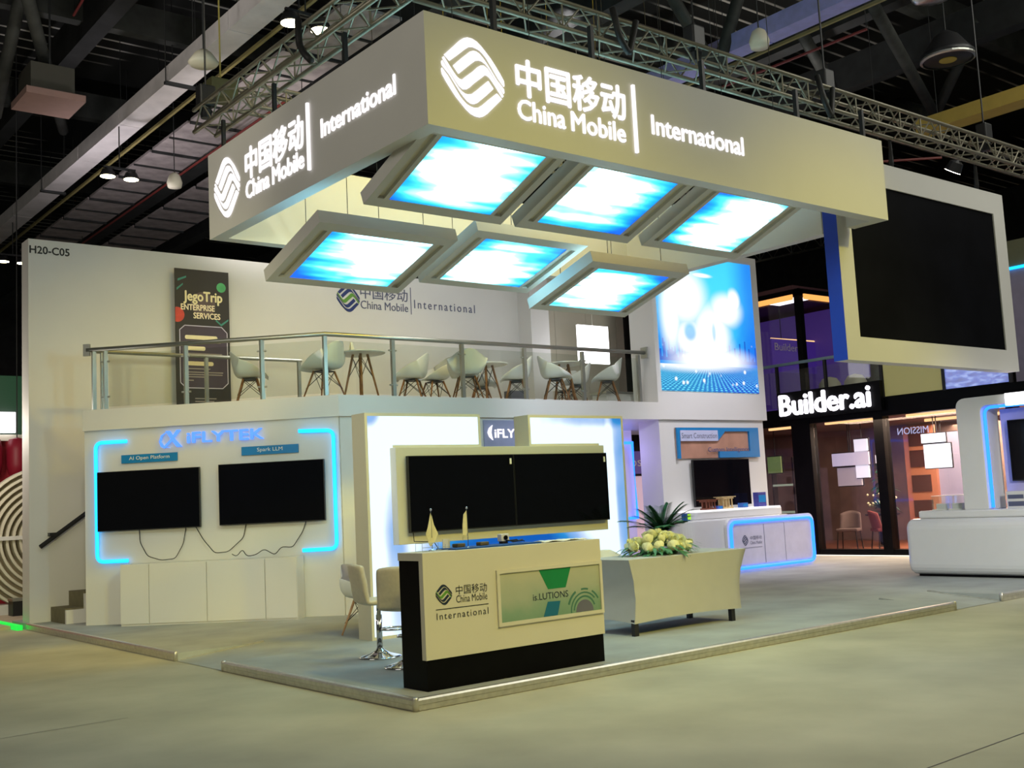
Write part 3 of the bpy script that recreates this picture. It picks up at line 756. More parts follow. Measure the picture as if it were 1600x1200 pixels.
MB().box(0, .86, 0, .05, 0, .80).build('glowing_sheet', LITW, lb); MB().tube([(.43, .02, .80), (.43, .02, 7.66)], .006, 5).build('cord', PALET, lb)

# rear deck logo
lg = thing('deck_wall_logo', 'blue and green logo with grey lettering on the deck rear wall', 'sign', (0, 10.72, 0))
emblem_mb(5.80, 5.58, .255, .265, -.002, .01, ('outer', 'inner')).build('wave_emblem', NAVY, lg)
emblem_mb(5.80, 5.58, .255, .265, -.002, .01, ('middle',)).build('wave_emblem', GREENP, lg)
text_mb('中国移动', 6.07, 7.15, 5.60, 5.85, -.002, .008).build('chinese_lettering', GREYP, lg)
text_mb('China Mobile', 6.07, 7.15, 5.40, 5.56, -.002, .008).build('lettering', GREYP, lg)
MB().box(7.215, 7.23, -.008, -.002, 5.36, 5.90).build('divider', GREYP, lg)
text_mb('International', 7.30, 8.80, 5.49, 5.66, -.002, .008, spacing=1.35).build('lettering', GREYP, lg)

# roll-up banner
rb = thing('rollup_banner', 'tall dark banner with gold and white lettering at the deck rear wall', 'banner', (2.34, 10.55, DZ))
BW, BH = .97, 2.58
MB().box(0, BW, 0, .02, .06, BH).build('printed_sheet', pm('near_black_print', C(42, 38, 36), .5, var=.15, scale=2), rb)
MB().box(-.02, BW+.02, -.03, .09, 0, .06).build('base', STEEL, rb)
text_mb('JegoTrip', .15, .84, 1.98, 2.20, -.001, .003, bold=.03).build('lettering', pm('gold_print', C(240, 228, 180), .5), rb)
text_mb('ENTERPRISE', .10, .70, 1.87, 1.97, -.001, .003, bold=.03).build('lettering', pm('cream_print', C(250, 235, 200), .5), rb)
text_mb('SERVICES', .32, .80, 1.73, 1.83, -.001, .003, bold=.03).build('lettering', pm('cream_print2', C(250, 235, 200), .5), rb)
def disc(cx, cz, r, n=20): return [(cx+r*math.cos(2*PI*k/n), cz+r*math.sin(2*PI*k/n)) for k in range(n)]
MB().prism_xz(disc(.50, 1.98, .22), -.0005, 0).build('grey_globe', pm('globe_print', C(95, 78, 78), .5, var=.3, scale=6), rb)
MB().prism_xz(disc(.83, 2.30, .085), -.001, 0).build('green_ball', pm('green_ball_print', C(80, 175, 110), .5, var=.2), rb)
rdp = [(max(0, a), b) for a, b in disc(.03, 1.78, .13)]
MB().prism_xz(rdp, -.001, 0).build('red_ball', pm('red_ball_print', C(205, 70, 55), .5, var=.2), rb)
g_ = MB()
for (a, b, c_, d) in ((.05, 2.36, .2, 2.43), (.03, 2.2, .14, 2.3), (.72, 1.70, .82, 1.62), (.82, 1.62, .95, 1.72)):
    g_.prism_xz([(a, b), (c_, d), (c_, d+.03), (a, b+.04)], -.001, 0)
g_.build('teal_sparks', pm('teal_print', C(60, 140, 125), .5), rb)
fr_ = MB()
oc = [(.07, .62), (.16, .53), (.82, .53), (.92, .62), (.92, 1.50), (.82, 1.60), (.16, 1.60), (.07, 1.52)]
MB().prism_xz(oc, -.001, 0).build('violet_field', pm('violet_print', C(66, 54, 70), .5), rb)
for (a, b), (c_, d) in zip(oc, oc[1:]+oc[:1]):
    dv = Vector((c_-a, d-b)).normalized(); nv = Vector((-dv.y, dv.x))*.007
    fr_.prism_xz([(a-nv.x, b-nv.y), (c_-nv.x, d-nv.y), (c_+nv.x, d+nv.y), (a+nv.x, b+nv.y)], -.003, -.001)
fr_.build('outline', pm('lilac_print', C(200, 195, 215), .5), rb)
pl = MB()
for z0, x1 in ((1.40, .74), (1.21, .52), (.95, .66)): pl.prism_xz(rounded(.16, x1, z0-.035, z0+.035, .03), -.003, -.001)
pl.build('caption_bars', pm('cream_bar_print', C(235, 222, 180), .5), rb)
ln = MB()
for z0, x1 in ((1.32, .80), (1.28, .3), (1.12, .82), (1.08, .84), (.86, .6), (.80, .83), (.76, .82), (.72, .5), (.66, .3), (.35, .7), (.30, .66)): ln.box(.18 if z0 > .4 else .32, x1, -.003, -.001, z0-.009, z0+.009)
ln.build('text_lines', pm('grey_line_print', C(150, 140, 135), .5), rb)

# ================================================================== DECK RAILING
rl = thing('deck_railing', 'steel and glass railing along the edge of the upper deck', 'railing')
o1 = Vector((0.41+.09*s2, 9.32+.09*s2, 0)); dv = Vector((s2, -s2, 0))
co = Vector((3.24, 6.68, 0)); en = Vector((9.62, 6.68, 0))
c_start = o1+dv*.03
c_end = o1+dv*3.68
corner = Vector((c_end.x, c_end.y, 0))
pathA = [c_start+Vector((0, 0, 4.14)), corner+Vector((0, 0, 4.14)), Vector((9.66, corner.y, 4.16))]
MB().tube(pathA, .034, 8).build('handrail', STEEL, rl, smooth=True)
MB().box(-.05, .05, -.02, .02, -.09, .09, Matrix.Translation((c_start.x, c_start.y, 4.14)) @ Matrix.Rotation(-PI/4, 4, 'Z')).build('end_plate', STEEL, rl)
MB().box(9.66, 9.7, corner.y-.08, corner.y+.08, 4.06, 4.26).build('end_plate', STEEL, rl)
posts = [o1+dv*s for s in (.14, .32, 1.57, 2.73)]+[corner]+[Vector((x, corner.y, 0)) for x in (4.24, 5.54, 6.83, 8.13, 9.5)]
for p in posts:
    m = MB().box(p.x-.028, p.x+.028, p.y-.028, p.y+.028, DZ, 4.11)
    m.build('post', STEEL, rl)
for p, d in [(q, dv) for q in posts[1:4]]+[(q, Vector((1, 0, 0))) for q in posts[5:9]]:
    for z in (3.42, 3.95):
        MB().tube([p-d*.07+Vector((0, 0, z)), p+d*.07+Vector((0, 0, z))], .014, 6).build('glass_clamp', STEEL, rl)
gp = list(zip(posts[1:], posts[2:]))
for a, b in gp:
    d = (b-a).normalized(); a2 = a+d*.05; b2 = b-d*.05; nn = Vector((-d.y, d.x, 0))*.005
    MB().add([tuple(a2-nn+Vector((0, 0, 3.27))), tuple(b2-nn+Vector((0, 0, 3.27))), tuple(b2-nn+Vector((0, 0, 4.05))), tuple(a2-nn+Vector((0, 0, 4.05))),
              tuple(a2+nn+Vector((0, 0, 3.27))), tuple(b2+nn+Vector((0, 0, 3.27))), tuple(b2+nn+Vector((0, 0, 4.05))), tuple(a2+nn+Vector((0, 0, 4.05)))],
             [(0, 1, 2, 3), (7, 6, 5, 4), (0, 4, 5, 1), (1, 5, 6, 2), (2, 6, 7, 3), (3, 7, 4, 0)]).build('glass_pane', GLASS, rl)
r2 = thing('stairwell_railing', 'steel railing guarding the stairwell at the rear of the deck', 'railing')
MB().tube([(.60, 9.45, 4.14), (4.1, 9.45, 4.14)], .03, 8).build('handrail', STEEL, r2)
for x in (.75, 2.4, 4.05): MB().box(x-.025, x+.025, 9.42, 9.475, DZ, 4.12).build('post', STEEL, r2)

# ================================================================== ANGLED WALL FITTINGS (local frame of the chamfer)
FO = Vector((0.41+.04*s2, 9.32+.04*s2, 0))
def ft(name, lab, cat, group=None):
    return thing(name, lab, cat, tuple(FO), -PI/4, group)
def neon_tube(name, lab, pts, mat, r=.028):
    n_ = ft(name, lab, 'neon light', 'bracket shaped blue neon lights on the angled wall')
    MB().tube(round_path(pts, .10), r, 8).build('tube', mat, n_, smooth=True)
neon_tube('neon_bracket', 'blue neon bracket open towards the lit lettering, by the stairs', [(.68, -.04, 2.735), (.20, -.04, 2.735), (.21, -.04, 1.0), (.68, -.04, 1.0)], NEON)
neon_tube('neon_bracket', 'blue neon bracket beside the light frame kiosk', [(3.28, -.04, 2.735), (3.79, -.04, 2.72), (3.79, -.04, 1.035), (3.29, -.04, 1.03)], NEON)
lo = ft('lit_wall_logo', 'violet glowing logo and lettering above the two televisions', 'sign')
k_ = MB()
for p in ([(1.20, 2.62), (1.17, 2.70), (1.20, 2.79), (1.30, 2.85), (1.22, 2.78), (1.20, 2.70), (1.24, 2.63), (1.34, 2.60)], [(1.27, 2.85), (1.34, 2.85), (1.40, 2.74), (1.52, 2.61), (1.44, 2.61), (1.37, 2.70)], [(1.44, 2.86), (1.50, 2.86), (1.36, 2.70), (1.25, 2.60), (1.22, 2.61), (1.33, 2.71)]):
    k_.prism_xz(p[::-1], -.03, -.006)
k_.build('emblem', LETTERV, lo)
text_mb('iFLYTEK', 1.60, 2.75, 2.66, 2.81, -.006, .03, bold=.03).build('lettering', LETTERV, lo)
for x0, x1, z0, z1, txt, lab in ((.58, 1.44, 2.412, 2.535, 'AI Open Platform', 'teal blue name plate above the television with a pink reflection'), (2.41, 3.26, 2.43, 2.555, 'Spark LLM', 'teal blue name plate above the television beside the kiosk')):
    s_ = ft('name_plate', lab, 'sign', 'teal name plates on the angled wall')
    MB().box(x0, x1, -.012, -.002, z0, z1).build('plate', BLUEP, s_)
    cx = (x0+x1)/2; wd = .31 if 'AI' in txt else .19
    text_mb(txt, cx-wd, cx+wd, z0+.03, z1-.025, -.012, .002).build('lettering', PALET, s_)
for x0, x1, z0, z1, lab in ((.235, 1.79, 1.435, 2.30, 'black wall television nearer the stairs, over the pale cabinets'), (2.08, 3.645, 1.44, 2.315, 'black wall television nearer the kiosk, over the pale cabinets')):
    tv = ft('television', lab, 'television', 'televisions on the angled wall')
    MB().box(x0, x1, -.075, -.03, z0, z1).box(x0+.4, x1-.4, -.03, -.002, z0+.2, z1-.2).build('housing', BLACKM, tv)
    MB().box(x0+.008, x1-.008, -.078, -.075, z0+.012, z1-.008).build('screen_face', SCREEN, tv)
for pts, lab in (([(.85, -.03, 1.45), (.86, -.03, 1.25), (.98, -.05, 1.05), (1.2, -.08, .985), (1.42, -.1, 1.0), (1.52, -.05, 1.2), (1.56, -.03, 1.45)], 'thin cable looping below the television by the stairs'),
                 ([(1.70, -.03, 1.45), (1.82, -.04, 1.25), (2.0, -.07, 1.05), (2.2, -.07, 1.06), (2.42, -.04, 1.25), (2.46, -.03, 1.45)], 'thin cable looping between the two wall televisions'),
                 ([(3.35, -.03, 1.45), (3.3, -.04, 1.3), (3.15, -.06, 1.08), (3.0, -.1, 1.1), (2.9, -.1, .985), (2.75, -.12, 1.08), (2.62, -.1, 1.0), (2.5, -.14, .985), (2.42, -.1, 1.09), (2.34, -.12, .985), (2.28, -.14, 1.03)], 'tangled black cable on the cabinet beside the kiosk')):
    s_ = ft('loose_cable', lab, 'cable', 'cables below the wall televisions')
    MB().tube([tuple(p) for p in round_path(pts, .05, 3)], .006, 5).build('cord', CABLE, s_)
cab_x = [.70, 1.13, 1.98, 2.83, 3.29]
labs = ['narrow pale cabinet nearest the stairs', 'wide pale cabinet below the television by the stairs', 'wide pale cabinet below the tangled cable', 'pale end cabinet nearest the light frame kiosk']
for i in range(4):
    cbn = ft('low_cabinet', labs[i], 'cabinet', 'low cabinets along the angled wall')
    MB().box(cab_x[i]+.002, cab_x[i+1]-.002, -.325, -.004, PT, .955).build('body', WHITE2, cbn)
    MB().box(cab_x[i]+.006, cab_x[i+1]-.006, -.343, -.325, PT+.03, .945).build('door', WHITE2, cbn)

# ================================================================== CLOTH TABLE, FLOWERS, PALM
tb = thing('covered_table', 'table under a fitted white stretch cloth with short black feet', 'table', (3.50, 1.17, PT))
TW, TD, THh = 1.90, .74, .80
def skirt(u, v):
    # u runs round the four sides, v from top to hem
    per = [(0, 0), (TW, 0), (TW, TD), (0, TD), (0, 0)]
    k = min(int(u*4), 3); t = u*4-k
    a, b = per[k], per[k+1]
    x = a[0]+(b[0]-a[0])*t; y = a[1]+(b[1]-a[1])*t
    z = THh-(THh-.13)*v
    pull = math.sin(v*PI)*.06+v*.03   # the cloth is drawn in between top edge and feet
    edge = math.sin(t*PI)
    x += (TW/2-x)*pull*(1.0)+0; y += (TD/2-y)*pull*.5
    # feet stand inside the top
    x += (TW/2-x)*.12*v if x > TW/2 else (TW/2-x)*.015*v
    z += .025*edge*v
    if k == 3 or (k == 0 and t < .12):
        y += .004*math.sin(v*18+t*5)*(1-abs(2*v-1)); x += .004*math.sin(v*20+t*9)*(1-abs(2*v-1))
    return (x, y, z)
MB().grid(skirt, 64, 22).build('cloth_skirt', CLOTH, tb, smooth=True)
MB().box(0, TW, 0, TD, THh-.01, THh+.005).build('table_top', CLOTH, tb, bevel=.008)
for x, y in ((.075, .04), (1.625, .04), (.075, TD-.05), (1.625, TD-.05)):
    MB().box(x-.03, x+.03, y-.025, y+.025, 0, .17).build('leg', BLACKM, tb)
# flower arrangement
fa = thing('flower_arrangement', 'low arrangement of cream roses with green leaves on the cloth table', 'flowers', (4.36, 1.55, PT+THh+.005))
def rose_mb(r):
    m = MB()
    for L_, (r0_, r1_, h0, h1, n) in enumerate(((.12, .34, -.2, .92, 3), (.25, .60, -.45, .80, 4), (.35, .88, -.6, .58, 5), (.45, 1.12, -.7, .22, 6))):
        for k in range(n):
            a0 = 2*PI*k/n+L_*.7
            def pt(u, v, a0=a0):
                a = a0+(u-.5)*2*PI/n*1.45
                q = r0_+(r1_-r0_)*math.sin(v*PI*.55)+.10*max(0, v-.75)/.25
                edge_ = abs(2*u-1)
                return (r*q*math.cos(a)*(1-.06*edge_), r*q*math.sin(a)*(1-.06*edge_), r*(h0+(h1-h0)*(v-.18*edge_**3*v)-(.10*max(0, v-.8)/.2 if L_ > 1 else 0)))
            m.grid(pt, 5, 5)
    m.lathe([(.05*r, -.9*r), (.4*r, -.7*r), (.30*r, 0), (.14*r, .55*r), (.02*r, .6*r)], 8)
    return m
r0 = rose_mb(.055).build('rose', ROSE, fa, smooth=True)
first = True
random.seed(3)
for ring, (n, rad, z) in enumerate(((1, 0, .235), (6, .15, .215), (11, .28, .16), (15, .385, .10))):
    for k in range(n):
        a = 2*PI*k/n+ring*.4+random.uniform(-.1, .1)
        x, y = rad*1.10*math.cos(a), rad*.66*math.sin(a)
        o = r0 if first else r0.copy()
        if not first: COL.objects.link(o); o.parent = fa
        first = False
        o.location = (x, y, z+random.uniform(-.02, .02))
        tl = min(1.1, rad*2.6)
        o.rotation_euler = (-tl*math.sin(a), tl*math.cos(a), random.uniform(0, 6))
        s = random.uniform(.85, 1.2); o.scale = (s, s, s)
def leaf(m, p, d, L_, w, droop=.3, n=5):
    p = Vector(p); d = Vector(d).normalized(); side = d.cross(Vector((0, 0, 1))).normalized()
    vs = []
    for i in range(n+1):
        t = i/n; c = p+d*L_*t+Vector((0, 0, -droop*L_*t*t)); ww = w*math.sin(PI*(.08+.92*t))*(1 if i < n else .1)
        vs += [tuple(c-side*ww), tuple(c+side*ww)]
    m.add(vs, [(2*i, 2*i+1, 2*i+3, 2*i+2) for i in range(n)])
lf = MB()
for k in range(95):
    a = random.uniform(0, 2*PI); r_ = random.uniform(.18, .42)
    leaf(lf, (r_*1.1*math.cos(a), r_*.72*math.sin(a), random.uniform(.02, .12)), (math.cos(a), math.sin(a), random.uniform(-.1, .35)), random.uniform(.1, .2), random.uniform(.015, .03), .45)
lf.build('leaves', LEAF, fa)['kind'] = 'stuff'
MB().lathe([(.20, 0), (.22, .03), (.2, .06)], 16).build('tray', LEAFD, fa)
# palm
pa = thing('potted_palm', 'feathery green palm in a pot behind the flower table', 'plant', (5.76, 2.85, PT))
MB().lathe([(.13, 0), (.17, .28), (.175, .30), (.15, .30), (.14, .26)], 20).build('pot', BLACKP, pa, smooth=True)
MB().tube([(0, 0, .25), (.01, 0, .6), (0, .01, .98)], [.035, .03, .02], 8).build('stem', pm('palm_stem', C(95, 80, 50), .7), pa)
for k in range(26):
    fm = MB(); a = 2*PI*k/26+random.uniform(-.2, .2); el = random.uniform(.45, 1.35); Lf = random.uniform(.48, .68)
    pts = []
    for i in range(11):
        t = i/10; pts.append(Vector((math.cos(a)*math.cos(el)*Lf*t, math.sin(a)*math.cos(el)*Lf*t, 0.97+math.sin(el)*Lf*t-.30*Lf*t*t)))
    fm.tube(pts, [.006*(1-.08*i) for i in range(11)], 5)
    for i in range(1, 11):
        d = (pts[i]-pts[i-1]).normalized(); sd_ = d.cross(Vector((0, 0, 1))).normalized()
        for sg_ in (-1, 1):
            for q in (0, .33, .66):
                leaf(fm, pts[i-1].lerp(pts[i], q), d*.75+sd_*sg_, .20*(1-.05*i), .013, .2, 3)
    fm.build('frond', LEAF if k % 3 else LEAFD, pa)

# ================================================================== DEMO WALL AND CURVED COUNTER
wg = thing('framed_sign', 'blue framed acrylic sign over the small television', 'sign', (0, 6.56, 0))
MB().box(10.17, 12.48, .04, .055, 2.20, 2.77).build('glass_plate', pm('warm_reflection_acrylic', C(185, 140, 120), .2, var=.2, scale=2), wg)  # warm reflection is put into the plate colour
MB().box(10.17, 12.48, 0, .039, 2.70, 2.77).box(10.17, 10.24, 0, .039, 2.20, 2.70).box(12.20, 12.48, 0, .039, 2.20, 2.70).box(11.30, 12.20, 0, .039, 2.20, 2.32).prism_xz([(11.28, 2.70), (11.28, 2.52), (11.5, 2.70)][::1], 0, .039).build('blue_film', BLUEP, wg)
MB().box(10.25, 11.28, -.004, .039, 2.52, 2.72).build('white_label', pm('pale_label', C(190, 195, 225), .5), wg)
text_mb('Smart Construction', 10.28, 11.25, 2.57, 2.67, -.004, .002).build('lettering', GREYP, wg)
text_mb('Custom Intelligence', 10.98, 12.16, 2.29, 2.40, 0, .003).build('lettering', pm('violet_letter', C(60, 75, 125), .5), wg)
tv = thing('television', 'small black television on the demo wall under the blue sign', 'television', (10.51, 6.53, 1.30))
MB().box(0, 1.58, 0, .05, 0, .87).box(.4, 1.2, .05, .09, .2, .7).build('housing', BLACKM, tv); MB().box(.01, 1.57, -.004, 0, .012, .86).build('screen_face', SCREEN, tv)
dc = thing('demo_desk', 'white rounded demonstration desk outlined by a blue neon loop', 'desk', (0, 0, 0))
def stadium(x0, x1, y0, y1, r, n=8):
    p = [(x1, y1), (x0, y1)]
    return [(x1, y1), (x0, y1)]+[(x0+r-r*math.cos(PI/2*k/n), y0+r-r*math.sin(PI/2*k/n)) for k in range(n+1)]+[(x1-r+r*math.sin(PI/2*k/n), y0+r-r*math.cos(PI/2*k/n)) for k in range(n+1)]
MB().prism_xy(stadium(9.62, 12.65, 6.0, 6.61, .25), PT, 1.08).build('body', GLOSSW, dc, bevel=.03)
MB().prism_xy(stadium(9.95, 12.55, 6.12, 6.61, .15), 1.08, 1.22).build('upper_tier', GLOSSW, dc, bevel=.02)
MB().prism_xy(stadium(10.0, 12.50, 6.10, 6.60, .15), 1.221, 1.245).build('lit_edge', em('lit_edge', (1, .97, 1, 1), 1.4), dc)
# projecting framed end module with neon
MB().prism_xz(rounded(10.62, 13.16, PT, 1.07, .16), 5.93, 5.995).build('neon_module', GLOSSW, dc)
MB().prism_xz(rounded(10.75, 13.03, PT+.13, .94, .08), 5.915, 5.929).build('front_panel', pm('lavender_white', (.6, .58, .72, 1), .4), dc)
MB().tube([tuple(p) for p in round_path([(10.70, 5.905, .17), (13.08, 5.905, .17), (13.08, 5.905, 1.0), (10.70, 5.905, 1.0)], .14, 6, True)], .03, 8, False).build('neon_loop', NEONB, dc, smooth=True)
MB().box(11.62, 11.63, 5.911, 5.9145, PT+.14, .93).box(12.22, 12.226, 5.911, 5.9145, PT+.14, .93).build('panel_joints', GREYP, dc)
emblem_mb(11.08, .66, .085, .095, 5.914, .003, ('outer', 'inner', 'middle')).build('wave_emblem', GREYP, dc)
text_mb('中国移动', 11.22, 11.55, .66, .73, 5.914, .002).build('chinese_lettering', GREYP, dc)
text_mb('China Mobile', 11.22, 11.55, .58, .64, 5.914, .002).build('lettering', GREYP, dc)
MB().box(10.98, 11.55, 5.911, 5.914, .52, .526).build('rule_line', GREYP, dc)
for x, w, h, col, lab in ((10.58, .26, .17, C(110, 55, 35), 'reddish model building on the demo desk'), (11.05, .28, .21, C(205, 180, 130), 'cream model building on the demo desk'), (10.85, .14, .06, C(60, 80, 170), 'low blue model between the two model buildings'), (11.55, .16, .09, C(40, 90, 170), 'small blue model past the cream model building'), (12.05, .24, .27, C(60, 60, 140), 'upright dark blue box at the end of the demo desk')):
    m = thing('display_model', lab, 'model', (x, 6.3, 1.246), 0, 'models set out on the demo desk')
    mm = pm('model_paint', col, .6, var=.2, scale=20)
    b_ = MB()
    if w > .25:
        b_.box(-w/2, w/2, -.08, .08, 0, .03).box(-w/2, w/2, -.09, .09, h-.03, h)
        for k in range(4): b_.box(-w/2+.01+k*(w-.04)/3, -w/2+.03+k*(w-.04)/3, -.07, -.05, .03, h-.03)
        b_.box(-w/2+.02, w/2-.02, .03, .06, .03, h-.03)
        b_.build('house', mm, m)
        MB().box(-w/2-.06, w/2+.06, -.1, .1, h, h+.015).build('roof', mm, m)
    else:
        b_.box(-w/2, w/2, -.06, .06, 0, h); b_.build('body', mm, m, bevel=.006)
        MB().box(-w/2+.02, w/2-.02, -.064, -.06, h*.3, h*.8).build('front_label', BLUEP, m)
o = thing('green_label_box', 'small green and blue box standing at the end of the demo desk', 'box', (9.80, 6.15, 1.08))
MB().box(-.05, .06, -.05, .05, 0, .13).build('box', pm('blue_card', C(20, 80, 140), .5), o); MB().box(.0, .08, -.055, -.05, .02, .12).build('green_face', em('green_face', C(160, 220, 40), .5, C(160, 220, 40)), o)

# glowing city poster
def city_mat():
    m, nt, b = mat_new('backlit_city_graphic'); k = NT(m)
    x, y, z = k.xyz('Object')     # x 0..2.72, z 0..2.58
    n = k.noise(x, 0.0, z, 1.6, 4)
    up = k.math('DIVIDE', z, 2.58)
    # white clouds of light
    wf_ = k.blob(x, z, .75, 1.80, .55, .52, .5)
    for cx, cz, rx, rz, s_ in ((1.9, 1.6, .42, .3, .45), (2.15, 1.8, .18, .22, .4), (1.45, 1.05, .5, .62, .4), (.85, 1.0, .42, .35, .5), (1.4, .60, 1.0, .26, .5), (1.35, .85, .6, .4, .5), (.35, 1.45, .25, .7, .6), (1.25, 2.24, .26, .04, .5)):
        wf_ = k.math('MAXIMUM', wf_, k.blob(x, z, cx, cz, rx, rz, s_))
    wf_ = k.math('SUBTRACT', wf_, k.math('MULTIPLY', k.blob(x, z, .85, 1.12, .16, .16, .4), .7))
    wf_ = k.math('SUBTRACT', wf_, k.math('MULTIPLY', k.blob(x, z, 1.52, 1.15, .05, .17, .5), .5))
    edge_ = k.ss(k.math('ABSOLUTE', k.math('SUBTRACT', x, 1.15)), .75, 1.55)
    base = k.ramp(k.math('ADD', k.math('MULTIPLY', n, .25), k.math('ADD', k.math('MULTIPLY', up, .45), .18)), [(.2, C(0, 120, 220)), (.45, C(10, 165, 235)), (.62, C(70, 215, 250)), (.85, C(60, 200, 250))])
    base = k.mixc(k.math('MULTIPLY', edge_, .75), base, C(10, 95, 230))
    # skyline bars
    cell = k.math('FLOOR', k.math('MULTIPLY', x, 26.0))
    wn = nt.nodes.new('ShaderNodeTexWhiteNoise'); wn.noise_dimensions = '1D'; nt.links.new(cell, wn.inputs['W'])
    hgt = k.math('ADD', .62, k.math('MULTIPLY', k.math('POWER', wn.outputs['Value'], 2.0), .45))
    bar = k.math('MULTIPLY', k.math('LESS_THAN', z, hgt), k.math('GREATER_THAN', z, .56))
    base = k.mixc(k.math('MULTIPLY', bar, .85), base, C(0, 75, 190))
    col = k.mixc(wf_, base, (1, 1, 1, 1))
    # dotted perspective floor
    dep = k.math('DIVIDE', 1.0, k.math('ADD', k.math('SUBTRACT', .62, z), .06))
    u_ = k.math('MULTIPLY', k.math('SUBTRACT', x, 1.35), k.math('MULTIPLY', dep, 2.4)); v_ = k.math('MULTIPLY', dep, 5.5)
    c3 = nt.nodes.new('ShaderNodeCombineXYZ'); nt.links.new(u_, c3.inputs[0]); nt.links.new(v_, c3.inputs[1])
    vo = nt.nodes.new('ShaderNodeTexVoronoi'); vo.inputs['Scale'].default_value = 2.0; vo.inputs['Randomness'].default_value = 0.1
    nt.links.new(c3.outputs[0], vo.inputs['Vector'])
    dots = k.ss(vo.outputs['Distance'], .34, .22)
    fl_ = k.mixc(dots, k.mixc(k.ss(x, .6, 2.2), C(0, 130, 190), C(0, 85, 200)), C(110, 225, 255))
    fl_ = k.mixc(k.blob(x, z, .9, .56, 1.3, .16, .6), fl_, (1, 1, 1, 1))
    isf = k.math('LESS_THAN', z, .5)
    col = k.mixc(isf, col, fl_)
    # sparkles
    c4 = nt.nodes.new('ShaderNodeCombineXYZ'); nt.links.new(x, c4.inputs[0]); nt.links.new(z, c4.inputs[1])
    v2 = nt.nodes.new('ShaderNodeTexVoronoi'); v2.inputs['Scale'].default_value = 5.0; nt.links.new(c4.outputs[0], v2.inputs['Vector'])
    spk = k.math('MULTIPLY', k.ss(v2.outputs['Distance'], .26, .1), k.math('LESS_THAN', z, .95))
    col = k.mixc(k.math('MULTIPLY', spk, .8), col, (1, 1, 1, 1))
    k.l.new(col, b.inputs['Emission Color']); b.inputs['Emission Strength'].default_value = 1.15
    b.inputs['Base Color'].default_value = (.02, .02, .02, 1)
    return m
cpz = thing('city_light_poster', 'glowing blue city poster on the upper white wall', 'poster', (9.86, 6.575, 3.45))
MB().box(0, 2.74, -.012, 0, 0, 2.58).build('backlit_sheet', city_mat(), cpz)

# passage fittings: neon door outline, purple sign, ceiling lights
nd = thing('neon_doorway', 'blue neon outline inside the passage under the deck', 'neon light')
MB().tube([(8.9, 9.0, 2.66), (11.42, 9.0, 2.66), (11.45, 9.0, 1.12), (9.6, 9.0, 1.1)], .035, 8).build('tube', NEONB, nd)
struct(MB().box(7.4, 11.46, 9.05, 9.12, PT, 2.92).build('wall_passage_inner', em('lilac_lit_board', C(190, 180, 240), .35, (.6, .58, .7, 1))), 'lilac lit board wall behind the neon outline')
ap = thing('purple_sign', 'dark purple sign with pale lettering at the end of the passage', 'sign', (0, 10.2, 0))
MB().box(12.0, 14.9, 0, .05, 2.0, 3.0).build('board', BLACKP, ap)
MB().box(12.0, 14.9, -.02, 0, 2.05, 2.55).build('purple_band', em('purple_band', C(75, 60, 120), .6, C(75, 60, 120)), ap)
text_mb('apps made', 12.1, 13.9, 2.15, 2.42, -.02, .01).build('lettering', PALET, ap)
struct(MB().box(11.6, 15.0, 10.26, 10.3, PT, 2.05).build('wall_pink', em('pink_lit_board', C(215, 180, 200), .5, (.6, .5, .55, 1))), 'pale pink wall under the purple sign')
sh_ = thing('wall_shapes', 'grey printed shapes on the pale pink wall', 'poster', (0, 10.25, 0))
MB().prism_xz(disc(13.25, 1.75, .1), -.01, 0).prism_xz([(12.95, 1.4), (13.2, 1.4), (13.05, 1.62)], -.01, 0).prism_xz(disc(13.3, 1.05, .2), -.01, 0).box(12.25, 12.28, -.01, 0, .6, 2.0).box(12.28, 12.55, -.01, 0, 1.97, 2.0).build('shapes', pm('slate_print', C(90, 85, 125), .5), sh_)
for x, y, lab in ((8.35, 7.4, 'round ceiling downlight in the passage nearest the deck edge'), (8.75, 8.1, 'round ceiling downlight deeper in the passage')):
    o = thing('ceiling_downlight', lab, 'ceiling light', (x, y, 2.9), 0, 'downlights in the passage ceiling')
    MB().lathe([(.10, 0), (.10, .018)], 16).build('diffuser', LITW, o)
    MB().lathe([(.125, .004), (.125, .019), (.101, .019), (.101, .004)], 16, cap=False).build('rim', WHITE2, o)
pl_ = bpy.data.lights.new('passage_neon_glow', 'POINT'); pl_.energy = 45; pl_.color = (.45, .35, 1.0); pl_.shadow_soft_size = .3
po = bpy.data.objects.new('passage_neon_glow', pl_); COL.objects.link(po); po.location = (8.9, 8.2, 2.4)

# ================================================================== ROUNDED WHITE COUNTER WITH NEON ARCH
rc = thing('rounded_counter', 'glossy white rounded counter with a neon lined arch and a dark screen', 'counter', (0, 0, 0))
def bar_profile(pts, y0, y1, name, mat):
    """profile in x,z pulled along y with rounded ends"""
    m = MB(); n = len(pts)
    v = [(a, y0, b) for a, b in pts]+[(a, y1, b) for a, b in pts]
    m.add(v, [tuple(range(n)), tuple(range(2*n-1, n-1, -1))]+[(i, i+n, (i+1) % n+n, (i+1) % n) for i in range(n)])
    return m.build(name, mat, rc, bevel=.05)
bd = bar_profile(rounded(11.0, 11.95, .12, .98, .16), -1.6, 2.62, 'body', GLOSSW)
bd.modifiers['edges'].width = .09; bd.modifiers['edges'].segments = 4
MB().box(11.12, 11.85, -1.5, 2.5, PT, .13).build('plinth', BLACKP, rc)
MB().box(11.15, 11.9, -1.6, 2.45, .98, 1.10).build('upper_tier', GLOSSW, rc, bevel=.03)
